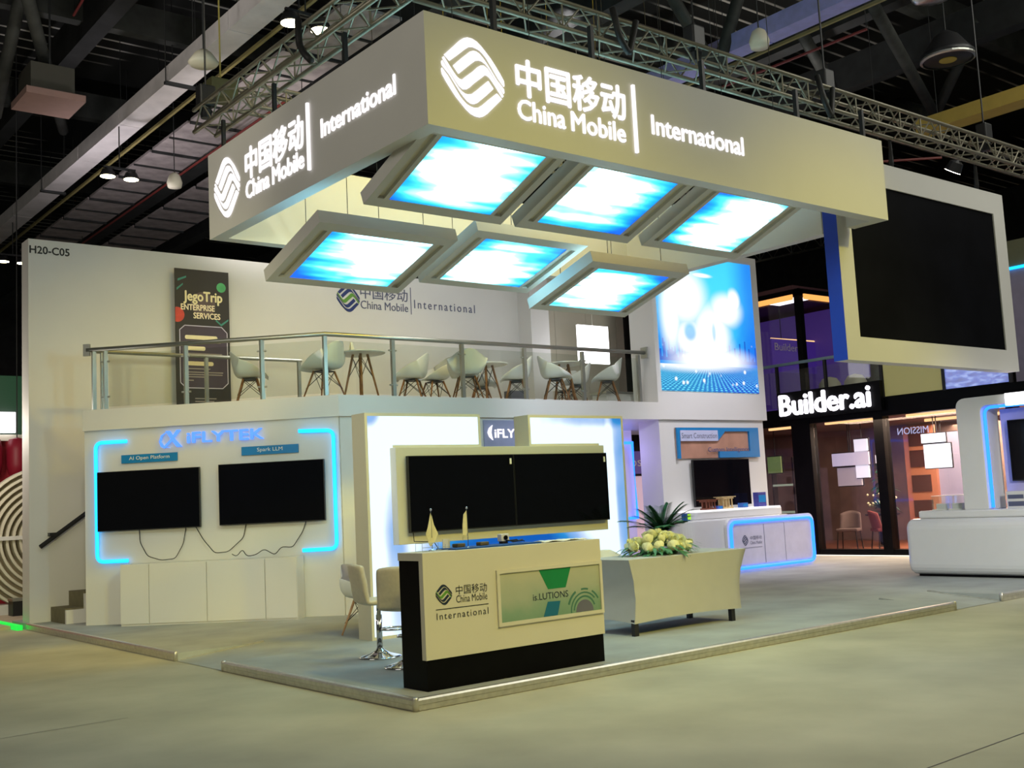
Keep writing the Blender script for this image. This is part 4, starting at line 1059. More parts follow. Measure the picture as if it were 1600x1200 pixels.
# arch: outer from y=1.70 to y=-1.4, column width .42
AXF, AXB = 11.22, 11.75
ao = [(-1.4, 1.10), (-1.4, 2.79)]
pa_ = round_path([(1.70, 0, 1.10), (1.70, 0, 2.80), (-1.5, 0, 2.80)], .16, 6)
pi_ = round_path([(-1.5, 0, 2.66), (1.31, 0, 2.66), (1.31, 0, 1.10)], .12, 6)
poly = [(p.x, p.z) for p in pa_]+[(p.x, p.z) for p in pi_]
m = MB(); n = len(poly)
m.add([(AXF, a, b) for a, b in poly]+[(AXB, a, b) for a, b in poly], [tuple(range(n)), tuple(range(2*n-1, n-1, -1))]+[(i, (i+1) % n, (i+1) % n+n, i+n) for i in range(n)])
m.build('arch', GLOSSW, rc, bevel=.01)
MB().tube([tuple(p) for p in round_path([(11.30, -1.5, 2.63), (11.30, 1.28, 2.63), (11.30, 1.28, 1.12)], .12, 6)], .024, 8).build('neon_line', NEONB, rc, smooth=True)
MB().box(11.6, 11.68, -1.4, 1.2, 1.35, 2.6).build('back_board', pm('lavender_board', (.5, .46, .7, 1), .5), rc)
MB().box(11.5, 11.56, -.9, 1.05, 1.50, 2.42).build('screen_housing', BLACKM, rc); MB().box(11.494, 11.499, -.89, 1.04, 1.52, 2.41).build('screen_face', SCREEN, rc)
MB().box(11.56, 11.6, -.2, .4, 1.7, 2.2).build('screen_bracket', BLACKM, rc)
MB().box(11.14, 11.22, -1.4, .86, 2.62, 2.80).build('lit_header', LITW, rc)
MB().box(11.88, 11.93, 1.75, 1.8, 1.1, 1.5).build('neon_post', NEONB, rc)
for y, lab in ((2.20, 'clear display box at the end of the rounded counter'), (1.93, 'clear display box in front of the arch column')):
    b_ = thing('display_box', lab, 'display box', (11.35, y, 1.10), 0, 'clear display boxes on the rounded counter')
    MB().box(0, .22, -.12, .12, 0, .015).box(.06, .16, -.08, .08, .015, .1).build('exhibit', pm('pale_exhibit', C(215, 215, 205), .5), b_)
    MB().box(0, .22, -.12, .12, .016, .22).build('cover', ACRYL, b_)
    MB().box(0, .22, -.12, .12, .22, .228).build('lid', WHITE2, b_)
b_ = thing('display_box', 'pale boxes stacked on the rounded counter under the screen', 'display box', (11.35, .95, 1.10))
MB().box(0, .2, -.14, .14, 0, .25).build('box', WHITE2, b_); MB().box(-.003, 0, -.12, .12, .03, .1).box(-.003, 0, -.12, .12, .14, .2).build('labels', GREYP, b_)
for y, c in ((.68, C(190, 120, 80)), (.5, C(200, 190, 150))):
    o = MB().box(-.06, .06, -.06, .06, 0, .09).build('sample_box', pm('sample_paint', c, .6), bevel=.01); tag(o, 'small orange brown sample on the rounded counter' if y > .6 else 'small cream sample on the rounded counter', 'box', 'small samples under the screen', (11.4, y, 1.10))

# ================================================================== DARK TWO STOREY STAND BEHIND
BX = 15.6
struct(MB().box(BX-.02, BX+.25, -3, 13, 2.96, 3.34).build('beam_dark_stand', BLACKP), 'black beam of the neighbouring two storey stand')
struct(MB().box(BX-.02, BX+.25, -3, 13, .06, .2).build('trim_dark_stand', BLACKP), 'black foot rail of the neighbouring two storey stand')
for i, (y0, y1) in enumerate(((7.62, 8.12), (5.80, 6.02), (3.0, 3.15), (9.3, 9.42), (11.6, 11.8))):
    struct(MB().box(BX-.03, BX+.22, y0, y1, .06, 3.1).build('column_%d' % (i+1), BLACKP))
struct(MB().box(BX+.25, 21, -3, 13, .05, .12).build('floor_dark_stand', pm('warm_wood_floor', C(140, 85, 60), .35, var=.15, scale=3)), 'warm wooden floor inside the dark stand', cat='floor')
struct(MB().box(BX+.2, 21, -3, 13, 3.0, 3.3).build('ceiling_dark_stand', pm('taupe_ceiling', C(120, 95, 90), .6)), 'taupe ceiling inside the dark stand', cat='ceiling')
struct(MB().box(20.4, 20.5, -3, 13, .1, 3.0).build('wall_dark_stand', pm('brown_grey_wall', C(160, 135, 124), .6, var=.35, scale=1.2)), 'brown rear wall inside the dark stand')
o = MB().box(BX-.10, BX-.04, -1, 9.6, .04, .085).build('light_strip', em('warm_white_strip', (1, .9, .75, 1), 2.0)); tag(o, 'warm white light strip along the foot of the dark stand', 'light strip')
wi = 0
for y0, y1, lab in ((6.05, 7.6, 'clear glass pane under the lit sign of the dark stand'), (3.16, 5.79, 'clear glass pane of the dark stand beside the rounded counter'), (8.13, 9.3, 'narrow glass pane of the dark stand beside the demo wall')):
    wi += 1; struct(MB().box(BX+.08, BX+.095, y0, y1, .21, 2.95).build('window_%d' % wi, GLASSD), lab)
sb = thing('lit_sign', 'black sign board with glowing white lettering on the dark stand', 'sign', (BX-.14, 8.36, 3.08), -PI/2)
MB().box(0, 2.64, 0, .12, 0, .62).build('board', BLACKP, sb)
text_mb('Builder.ai', .10, 2.42, .10, .55, -.03, .04, bold=.035).build('lettering', em('lavender_white_letter', (.95, .90, 1, 1), 2.6), sb)
# warm ceiling lines inside
for y0, y1, x, z, lab in ((8.15, 9.25, 16.2, 2.93, 'warm light line behind the narrow glass pane'), (6.3, 7.6, 16.1, 2.93, 'warm light line over the glass door'), (3.4, 5.7, 16.3, 2.93, 'long warm light line beside the rounded counter'), (4.2, 6.6, 18.5, 2.93, 'warm light line deep inside the dark stand'), (1.2, 3.1, 16.6, 2.93, 'warm light line behind the neon arch')):
    o = MB().box(x, x+.08, y0, y1, z, z+.06).build('ceiling_light_line', ORANGE); tag(o, lab, 'light', 'warm light lines in the dark stand')
al = bpy.data.lights.new('dark_stand_lamps', 'AREA'); al.energy = 950; al.color = (1, .72, .5); al.shape = 'RECTANGLE'; al.size = 6; al.size_y = 3
ao_ = bpy.data.objects.new('dark_stand_lamps', al); COL.objects.link(ao_); ao_.location = (18, 5.5, 2.9)
# interior fittings
def screen_panel(name, lab, x, y0, y1, z0, z1, mat, cat='screen'):
    o = thing(name, lab, cat, (x, y1, z0), -PI/2)
    MB().box(0, y1-y0, 0, .05, 0, z1-z0).build('lit_face', mat, o); MB().box(-.02, y1-y0+.02, .05, .08, -.02, z1-z0+.02).build('frame', BLACKM, o)
    MB().tube([((y1-y0)/2, .06, z1-z0), ((y1-y0)/2, .06, 3.0-z0)], .012, 5).build('pole', BLACKM, o)
    return o
screen_panel('reflected_screen', 'reflected bright screen built as a glowing sheet behind the glass beside the rounded counter', 18, 5.75, 6.38, 1.85, 2.38, LITW)  # reflections in the glass, built as glowing sheets inside
screen_panel('reflected_screen', 'bright white strip of reflection above the reflected screen', 18, 5.85, 6.42, 2.42, 2.62, LITW)
screen_panel('hanging_poster', 'pale printed boards hung behind the glass door', 17.6, 7.55, 8.55, 2.02, 2.32, em('pale_print_lit', C(200, 190, 225), .9, (.5, .5, .5, 1)), 'poster')
screen_panel('hanging_poster', 'white lettered board hung below the pale boards', 17.65, 7.6, 7.95, 1.72, 2.62, em('white_print_lit', C(245, 240, 255), 1.2, (.5, .5, .5, 1)), 'poster')
screen_panel('hanging_poster', 'grey lilac board with orange mark behind the glass door', 17.7, 7.85, 8.5, 1.55, 1.98, em('lilac_print_lit', C(150, 135, 160), .7, (.5, .5, .5, 1)), 'poster')
screen_panel('hanging_poster', 'small white note by the black column', 17.0, 6.75, 6.98, 2.02, 2.2, em('note_lit', C(225, 225, 245), .9, (.5, .5, .5, 1)), 'poster')
screen_panel('hanging_poster', 'lime green poster behind the narrow glass pane', 17.2, 9.75, 10.15, 1.95, 2.35, em('lime_lit', C(120, 150, 80), .5, (.3, .4, .2, 1)), 'poster')
screen_panel('blue_grey_wall_print', 'blue grey wall print deep behind the glass pane', 19.6, 6.2, 7.6, .5, 2.7, em('blue_grey_print', C(110, 120, 165), .5, (.3, .3, .4, 1)), 'poster')
mi = thing('window_lettering', 'pale blue painted reflection of a sign on the glass beside the rounded counter', 'sign', (BX+.07, 5.55, 0), -PI/2)  # another sign's reflection, made as mirrored glowing letters
text_mb('MISSION', .02, .72, 2.54, 2.68, 0, .004, flip=True).build('lettering', em('reflected_letter', C(150, 165, 225), .8), mi)
for y, lab in ((8.0, 'slatted shelf of dark frames behind the glass door'),):
    o = thing('picture_ladder', lab, 'frame', (19.5, 7.5, .12))
    MB().box(0, .1, -.5, .3, 0, 2.8).build('board', pm('salmon_board', C(185, 120, 90), .6), o)
    for z in (.6, 1.2, 1.8, 2.3): MB().box(-.03, 0, -.35, .15, z, z+.4).build('picture', pm('maroon_picture', C(70, 35, 38), .5), o)
o = thing('shelf_rack', 'dark rack with two pale lit shelves behind the narrow glass pane', 'shelf', (17.6, 9.75, .12))
for z in (1.5, .83): MB().box(0, .2, 0, .6, z, z+.05).build('lit_shelf', em('shelf_lit', C(190, 200, 170), .7), o)
for y in (-.04, .6): MB().box(.02, .18, y, y+.04, 0, 2.2).build('side_post', BLACKM, o)
def plain_chair(lab, x, y, rz, col):
    c = thing('lounge_chair', lab, 'chair', (x, y, .12), rz, 'chairs inside the dark stand')
    mm = pm('chair_fabric', col, .8)
    MB().grid(lambda u, v: ((u-.5)*.5*(1-.1*v), -.22-.10*v+.12*(2*u-1)**2, .44+.42*v-.06*(2*u-1)**2), 8, 6).build('backrest', mm, c, smooth=True, solid=.03)
    MB().box(-.24, .24, -.22, .22, .40, .47).build('seat', mm, c, bevel=.02)
    for sx in (-1, 1):
        for sy in (-1, 1): MB().tube([(sx*.2, sy*.18, .4), (sx*.23, sy*.22, 0)], .014, 6).build('leg', BLACKM, c)
plain_chair('grey brown chair behind the glass door', 16.9, 7.75, 1.9, C(100, 85, 82))
plain_chair('dark red chair behind the glass door', 16.9, 6.85, -2.2, C(125, 55, 50))
plain_chair('brown chair behind the wide glass pane', 17.2, 5.0, -2.0, C(105, 70, 70))
ct_ = thing('glass_table', 'round dark table between the chairs in the dark stand', 'table', (17.9, 7.5, .12))
MB().lathe([(.38, .72), (.4, .735), (.38, .75)], 24).build('table_top', BLACKP, ct_); MB().lathe([(.2, 0), (.03, .04), (.03, .72)], 16).build('pedestal', BLACKM, ct_)
vp = thing('table_bouquet', 'white flowers with dark leaves on the dark round table', 'flowers', (17.9, 7.5, .88))
lf = MB()
for k in range(40):
    a = random.uniform(0, 6.28); leaf(lf, (0, 0, .1), (math.cos(a), math.sin(a), random.uniform(.2, 1.6)), random.uniform(.2, .5), .03, .2)
lf.build('leaves', LEAFD, vp)['kind'] = 'stuff'
bl = MB()
for k in range(24):
    a = random.uniform(0, 6.28); r_ = random.uniform(.1, .35); bl.lathe([(.005, -.03), (.03, 0), (.005, .03)], 6, Matrix.Translation((r_*math.cos(a), r_*math.sin(a), random.uniform(.15, .45))))
bl.build('blossoms', ROSE, vp)['kind'] = 'stuff'
tr_ = thing('indoor_tree', 'tall green plant deep behind the glass door', 'plant', (18.6, 7.9, .12))
MB().lathe([(.15, 0), (.19, .35), (.16, .35)], 14).build('pot', BLACKP, tr_)
lf = MB()
for k in range(110):
    a = random.uniform(0, 6.28); h = random.uniform(.6, 1.9); leaf(lf, (.1*math.cos(a), .1*math.sin(a), h), (math.cos(a), math.sin(a), random.uniform(-.2, .9)), random.uniform(.2, .4), .035, .4)
MB().tube([(0, 0, .3), (.02, 0, 1.8)], .025, 6).build('stem', pm('bark', C(70, 55, 40), .8), tr_); lf.build('leaves', LEAFD, tr_)['kind'] = 'stuff'

# upper storey of the dark stand
struct(MB().box(BX, BX+.15, 7.66, 7.80, 3.34, 6.0).build('column_6', BLACKP))
struct(MB().box(BX, BX+.14, 7.8, 13, 5.86, 6.02).box(BX, 21, 7.66, 7.8, 5.86, 6.02).build('beam_upper', BLACKP), 'black top beam of the upper glass room')
struct(MB().box(BX+.02, 21, 7.82, 13, 6.02, 6.12).build('ceiling_upper_room', pm('maroon_ceiling', C(90, 55, 60), .6)), cat='ceiling')
for a, b, lab, mirror_ in (((BX-.03, BX, 7.82, 10.5), 5.78, 'warm light line on the upper glass room facing the poster wall', 0), ((BX+.16, 20, 7.63, 7.66), 5.78, 'warm light line on the upper glass room above the terrace', 1)):
    o = MB().box(*a, b, b+.12).build('upper_light_line', em('amber_line', (1, .42, .10, 1), 1.25)); tag(o, lab, 'light', 'amber light lines on the upper room')
o = MB().box(16.3, 16.9, 8.3, 9.2, 5.97, 6.01).build('square_ceiling_light', LITW); tag(o, 'square white ceiling light in the upper glass room', 'ceiling light')
struct(MB().box(BX+.06, BX+.07, 7.82, 12, 3.36, 5.85).build('window_4', GLASSD), 'tall smoked glass pane of the upper room beside the poster wall')
struct(MB().box(BX+.16, 20.5, 7.70, 7.71, 3.36, 5.85).build('window_5', GLASSD), 'tall smoked glass pane of the upper room over the terrace')
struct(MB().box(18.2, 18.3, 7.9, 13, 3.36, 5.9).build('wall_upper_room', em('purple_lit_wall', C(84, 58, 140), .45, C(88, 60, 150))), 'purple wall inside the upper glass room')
pu = thing('purple_banner', 'purple banner with a pale logo inside the upper room', 'banner', (16.5, 9.2, 4.35))
MB().box(0, 4, 0, .04, 0, .8).build('banner_sheet', em('purple_banner_lit', C(80, 50, 150), .5, C(80, 50, 150)), pu); text_mb('Builder.ai', .1, 1.25, .52, .70, -.001, .006).build('lettering', PALET, pu)
MB().tube([(0, .02, .8), (4, .02, .84)], .02, 5).build('top_rod', ORANGE, pu)
MB().tube([(.4, .02, .8), (.4, .02, 1.66)], .01, 5).tube([(3.4, .02, .8), (3.4, .02, 1.66)], .01, 5).build('hanging_wires', CABLE, pu)
tr2 = thing('terrace_railing', 'glass terrace railing with dark posts above the lit sign', 'railing')
for y in (9.0, 8.42, 7.12, 5.75, 4.36, 3.0): MB().box(BX-.03, BX+.03, y-.03, y+.03, 3.34, 4.32).build('post', BLACKM, tr2)
for y0, y1 in ((8.45, 8.97), (7.15, 8.39), (5.78, 7.09)): MB().box(BX-.006, BX+.006, y0, y1, 3.38, 4.2).build('glass_pane', GLASS, tr2)
MB().box(BX-.04, BX+.04, 5.75, 9.0, 4.32, 4.38).build('handrail', pm('pale_cyan_rail', C(120, 150, 160), .4), tr2)
wp = thing('lit_window', 'olive lit glass panel above the black beam', 'panel'); MB().box(BX, BX+.02, 4.40, 5.70, 3.36, 4.2).build('pane', em('olive_glow', C(150, 145, 80), .42, (.35, .33, .18, 1)), wp)
wp = thing('screen_wall', 'blue patterned screen above the black beam', 'screen')
def bluescr():
    m, nt, b = mat_new('blue_pattern_screen'); k = NT(m); x, y, z = k.xyz('Object')
    n = k.noise(0.0, k.math('MULTIPLY', y, 3.0), k.math('MULTIPLY', z, 9.0), 1.6, 4)
    k.l.new(k.ramp(n, [(.3, C(15, 40, 130)), (.5, C(40, 85, 200)), (.68, C(150, 180, 250))]), b.inputs['Emission Color']); b.inputs['Emission Strength'].default_value = .8
    return m
MB().box(BX, BX+.02, 3.03, 4.34, 3.36, 4.2).build('screen_face', bluescr(), wp)
for y, x in ((7.45, 16.2), (6.85, 16.3)):
    o = thing('terrace_chair', 'pale rounded chair on the terrace beside the glass room column' if y > 7 else 'pale rounded chair on the terrace by the middle railing post', 'chair', (x, y, 3.34), 0, 'pale chairs on the terrace')
    MB().lathe([(.2, .02), (.26, .3), (.24, .5), (.16, .62), (.02, .66)], 14).build('seat_shell', CREAM, o, smooth=True)
    MB().lathe([(.16, 0), (.16, .02)], 12).build('base', BLACKM, o)
struct(MB().box(18.9, 19.2, -2.0, 4.55, 3.4, 6.15).build('wall_neighbour', pm('lilac_grey_wall', C(165, 158, 180), .6)), 'lilac grey wall of a stand beyond the dark screen')
struct(MB().box(18.9, 19.2, -2.0, 4.56, 6.16, 6.75).build('wall_neighbour_top', pm('olive_band', C(120, 122, 92), .6)), 'olive band over the lilac grey wall')
struct(MB().box(18.86, 18.9, -2.0, 4.56, 6.10, 6.16).build('trim_13', NEON))

# ================================================================== NEIGHBOUR STAND BESIDE THE REAR WALL
nb = thing('ribbed_disc', 'big upright disc of pale concentric ribs beside the rear wall', 'decoration', (1.16, 13.75, 1.34), 0)
for i in range(9):
    r = .42+i*.11; m = MB()
    q = [(r*math.cos(2*PI*k/56), r*math.sin(2*PI*k/56)) for k in range(56)]; q2 = [((r-.045)*math.cos(2*PI*k/56), (r-.045)*math.sin(2*PI*k/56)) for k in range(56)]
    v = [(a, -.12, b) for a, b in q]+[(a, -.12, b) for a, b in q2]+[(a, .08, b) for a, b in q]+[(a, .08, b) for a, b in q2]
    f = []
    for k in range(56):
        j = (k+1) % 56; f += [(k, j, 56+j, 56+k), (112+k, 168+k, 168+j, 112+j), (k, 112+k, 112+j, j), (56+k, 56+j, 168+j, 168+k)]
    m.add(v, f).build('rib', CREAM, nb)
MB().prism_xz(disc(0, 0, 1.28, 48), .085, .12).build('backing', pm('taupe_backing', C(182, 168, 142), .6), nb)
MB().box(-1.35, 1.35, -.16, -.121, .0, .07).build('crossbar', WHITE2, nb)
MB().box(-.9, .9, -.2, .3, -1.29, -1.12).build('foot', WHITE2, nb)
nl = bpy.data.lights.new('neighbour_fill', 'POINT'); nl.energy = 120; nl.color = (1, .9, .78); nl.shadow_soft_size = .3  # added fill to brighten the ribbed disc
no_ = bpy.data.objects.new('neighbour_fill', nl); COL.objects.link(no_); no_.location = (-.6, 12.2, 3.2)
struct(MB().box(-3.0, 3.0, 15.6, 15.7, .05, 3.3).build('wall_red', REDW), 'red wall of the stand beyond the rear wall')
for x, lab in ((.55, 'dark red oval lantern on the red wall'), (1.0, 'dark red round lantern by the rear wall')):
    o = thing('hanging_lantern', lab, 'lantern', (x, 15.2, 2.9), 0, 'red lanterns before the red wall')
    MB().lathe([(.02, -.38), (.15, -.34), (.19, -.15), (.19, .15), (.15, .34), (.02, .38)], 16).build('shade', pm('deep_red', C(150, 25, 50), .5), o, smooth=True); MB().tube([(0, 0, .38), (0, 0, 9.08)], .012, 5).build('cord', CABLE, o)
o = thing('hall_screen', 'dark green screen high behind the red wall', 'screen', (-2.2, 15.4, 3.35))
MB().box(0, 5, 0, .1, 0, 1.15).build('screen_face', em('green_screen_glow', C(30, 80, 50), .5), o); MB().box(0, 5, -.02, 0, -.12, 0).build('lower_edge', PALET, o)
o = MB().box(.2, .9, 0, .05, 0, .4).build('glow_sign', LITW); tag(o, 'bright white glowing sign below the green screen', 'light', None, (.1, 15.3, 3.38))
struct(MB().box(-3, 3, 11.12, 15.8, .001, .05).build('floor_neighbour', pm('pale_floor', C(190, 175, 150), .5)), 'pale floor of the stand beyond the rear wall', cat='floor')
o = MB().box(-.14, -.06, 10.75, 16, .0, .075).build('green_light_strip', em('green_led', C(0, 230, 70), 1.1)); tag(o, 'green light strip along the neighbouring platform edge', 'light strip')
o = thing('equipment_case', 'dark equipment case on the pale neighbouring floor', 'case', (.58, 13.2, .05)); MB().box(-.2, .2, -.15, .15, 0, .25).build('body', BLACKM, o); MB().box(-.21, .21, -.16, .16, .25, .29).build('lid', STEEL, o)

# ================================================================== TRUSSES
def truss(name, lab, a, b, s, seg, mat=TRUSS):
    t = thing(name, lab, 'truss')
    a = Vector(a); b = Vector(b); d = (b-a); L_ = d.length; d.normalize()
    side = Vector((-d.y, d.x, 0)); upv = Vector((0, 0, 1))
    off = [Vector((0, 0, 0)), side*s, upv*s, side*s+upv*s]
    for o_ in off: MB().tube([a+o_, b+o_], .026, 8).build('chord', mat, t, smooth=True)
    n = max(1, int(L_/seg)); lt = MB()
    for i in range(n):
        p = a+d*(L_*i/n); q = a+d*(L_*(i+1)/n); md = (p+q)/2
        for o0, o1_ in ((0, 2), (1, 3), (0, 1), (2, 3)):
            lt.tube([p+off[o0], md+off[o1_]], .010, 5); lt.tube([md+off[o1_], q+off[o0]], .010, 5)
        lt.tube([p+off[0], p+off[2]], .01, 5)
    lt.build('lattice', mat, t)
    return t
truss('lighting_truss', 'aluminium box truss above the front of the canopy', (.3, .36, 6.16), (15.5, .36, 6.16), .27, .48)
truss('lighting_truss', 'aluminium box truss above the aisle end of the canopy', (.66, .30, 6.16), (.66, 4.95, 6.16), .27, .48)
truss('lighting_truss', 'aluminium box truss crossing behind the canopy', (.95, 4.62, 6.5), (13.0, 4.62, 6.5), .27, .5)
truss('lighting_truss', 'grey roof truss seen between poster wall and dark screen', (17.5, 12.5, 7.4), (25.0, 12.5, 9.2), .7, 1.4, STEEL)
for x, z in ((18.5, 7.7), (24, 9.0)): MB().tube([(x, 12.8, z), (x, 12.8, 12)], .03, 5).build('hanger_rod', DARK2, bpy.data.objects['lighting_truss.003'])
for x in (1.2, 2.4, 4.0, 5.6, 6.9): MB().box(x, x+.04, .12, .17, ZT, 6.13).build('hanging_bracket', BLACKM, cp)
for y in (1.5, 3.0, 4.3): MB().box(.46, .50, y, y+.04, ZT, 6.13).build('hanging_bracket', BLACKM, cp)
cab_paths = (((2.9, .3, 6.5), (2.95, .28, 6.2), (3.1, .3, 6.05), (3.25, .32, 6.45)), ((6.3, .3, 6.5), (6.35, .25, 6.15), (6.5, .28, 6.0), (6.6, .3, 6.4)), ((.35, 2.2, 6.5), (.33, 2.15, 6.2), (.3, 2.0, 6.05), (.32, 1.9, 5.95)))
for pts, lab in zip(cab_paths, ('black cable bundle on the truss above the canopy lettering', 'black cable bundle on the truss before the dark screen', 'black cable bundle on the truss of the aisle end')):
    o = thing('cable_bundle', lab, 'cable', group='cable bundles on the trusses'); MB().tube([tuple(p) for p in round_path(pts, .06, 3)], .035, 7).build('cord', CABLE, o, smooth=True)
def hoist(x, y, z, lab):
    o = thing('chain_hoist', lab, 'hoist', (x, y, z), 0, 'chain hoists on the trusses')
    MB().box(-.1, .1, -.08, .08, 0, .26).build('motor', BLACKM, o, bevel=.02)
    MB().lathe([(.06, -.14), (.08, -.05), (.05, 0)], 10).build('chain_bag', BLACKM, o)
    MB().tube([(0, 0, .26), (0, 0, 12-z)], .012, 5).build('chain', BLACKM, o)
for x, y, lab in ((4.35, .5, 'black chain hoist above the canopy lettering'), (6.75, .5, 'black chain hoist where the canopy front ends'), (10.6, .5, 'black chain hoist above the dark screen')): hoist(x, y, 6.46, lab)
hoist(.5, 4.85, 6.46, 'black chain hoist at the rear end of the aisle truss')
hoist(.95, .5, 6.46, 'black chain hoist at the canopy corner')
# floodlights under the roof
def flood(x, y, z, lab, rz=0, top=9.0):
    o = thing('hall_lamp', lab, 'lamp', (x, y, z), rz, 'twin hall lamps under the roof')
    for s in (-1, 1):
        MB().lathe([(.02, .16), (.10, .13), (.15, .02), (.15, 0)], 16, Matrix.Translation((s*.22, 0, 0))).build('housing', BLACKM, o, smooth=True)
        MB().lathe([(.135, -.004), (.135, .004)], 16, Matrix.Translation((s*.22, 0, 0))).build('lens', LAMPY, o)
    MB().box(-.3, .3, -.02, .02, .16, .2).build('yoke', BLACKM, o); MB().tube([(0, 0, .2), (0, 0, top-z)], .012, 5).build('rod', BLACKM, o)
flood(2.1, 5.25, 8.0, 'twin lamp hanging over the aisle end truss')
flood(2.25, 12.93, 8.0, 'twin lamp hanging beyond the canopy, before the grey panels')
flood(2.35, 20.83, 8.0, 'twin lamp farthest away, low over the rear wall edge')
o = thing('truss_lamp', 'single glaring lamp on the truss beyond the dark screen', 'lamp', (11.9, 1.75, 6.55))
MB().lathe([(.02, .2), (.11, .15), (.14, 0)], 16, Matrix.Rotation(math.radians(35), 4, 'X')).build('housing', BLACKM, o); MB().lathe([(.13, -.006), (.13, .0)], 16, Matrix.Rotation(math.radians(35), 4, 'X')).build('lens', em('hot_lens', (1, .93, .8, 1), 30), o)
MB().tube([(0, -.05, .15), (0, -.6, .1), (0, -1.14, -.14)], .015, 5).build('arm', BLACKM, o)

# ================================================================== HALL ROOF
def roof_mat():
    m, nt, b = mat_new('ribbed_roof_deck'); k = NT(m); x, y, z = k.xyz('Object')
    f = k.math('FRACT', k.math('MULTIPLY', y, 2.2)); n = k.noise(x, y, 0.0, .35, 3)
    rib = k.math('MULTIPLY', k.ss(f, .80, .9), k.ss(n, .42, .6))
    k.l.new(k.mixc(rib, (.008, .009, .008, 1), (.62, .60, .55, 1)), b.inputs['Base Color']); b.inputs['Roughness'].default_value = .8
    return m
struct(MB().box(-14, 34, -14, 36, 12.0, 12.2).build('ceiling', roof_mat()), 'dark ribbed roof deck of the exhibition hall')
struct(MB().box(-14, 34, 36, 36.2, 0, 12).build('wall_hall_rear', DARK2), 'dark rear wall of the exhibition hall')
struct(MB().box(34, 34.2, -14, 36, 0, 12).build('wall_hall_side', DARK2), 'dark side wall of the exhibition hall')
def duct(name, lab, x, y0, y1, z, w, h, mat):
    d = thing(name, lab, 'duct', (x, y0, z))
    L_ = y1-y0; m = MB(); n = int(L_/2.4)
    for i in range(n): m.box(-w/2, w/2, i*L_/n+.01, (i+1)*L_/n-.01, 0, h)
    m.build('body', mat, d)
    for i in range(0, n, 3):
        MB().box(-w/2-.06, w/2+.06, i*L_/n-.04, i*L_/n+.04, -.05, 0).build('bracket', DARK2, d)
        for sx in (-1, 1): MB().tube([(sx*(w/2+.04), i*L_/n, 0), (sx*(w/2+.04), i*L_/n, 12-z)], .01, 4).build('hanger_rod', DARK2, d)
duct('air_duct', 'long pale air duct running over the aisle end of the canopy', 2.42, 3, 30, 9.0, .42, .3, DUCT)
duct('air_duct', 'long pale air duct running above the front truss', 9.85, -2, 6.5, 9.0, .36, .3, pm('blue_lit_duct', C(165, 165, 225), .5, var=.1))  # blue light falling on this duct is put into its colour
for x, y0, y1, z, lab in ((2.86, 3, 30, 9.0, 'thin brass coloured rail beside the pale duct'), (10.22, -2, 6, 9.0, 'thin brass coloured rail above the front truss')):
    o = thing('roof_rail', lab, 'rail', (x, y0, z)); MB().box(-.025, .025, 0, y1-y0, 0, .05).build('rail', pm('brass_rail', C(150, 138, 90), .5), o)
    for i in range(8): MB().tube([(0, i*(y1-y0)/7, .05), (0, i*(y1-y0)/7, 12-z)], .008, 4).build('hanger_rod', DARK2, o)
# rows of grey ceiling panels hung under the roof
k_ = 0
for xr, w, y0, n, pitch, z, rowlab in ((3.95, 1.05, 6.5, 9, 2.0, 9.15, 'beside the brass rail'), (5.85, 1.3, 12.5, 8, 2.0, 9.15, 'in the second row')):
    for i in range(n):
        o = thing('ceiling_tile', 'grey hung ceiling panel %s, one of a receding row' % rowlab, 'ceiling tile', (xr, y0+i*pitch, z), 0, 'grey ceiling tiles '+rowlab)
        MB().box(-w/2, w/2, 0, pitch-.15, 0, .05).build('panel', CEILP, o); MB().box(-w/2, w/2, pitch*.45, pitch*.45+.05, -.03, 0).box(-w/2, w/2, pitch-.15, pitch-.1, -.05, .03).build('ribs', DARK2, o)
        MB().tube([(0, pitch*.4, .05), (0, pitch*.4, 12-z)], .01, 4).build('rod', DARK2, o)
# heavy dark beams between the panel rows
for x, z in ((4.85, 9.2), (7.2, 9.2), (1.75, 10.6), (-.6, 10.4), (-2.2, 10.4), (12.6, 10.0), (15.5, 10.0)):
    struct(MB().box(x-.16, x+.16, -4, 34, z, z+.7).build('beam_roof', DARK2))
for y in (4, 8.5, 13, 18, 24):
    struct(MB().box(-12, 30, y-.12, y+.12, 10.9, 11.5).build('beam_cross', DARK))
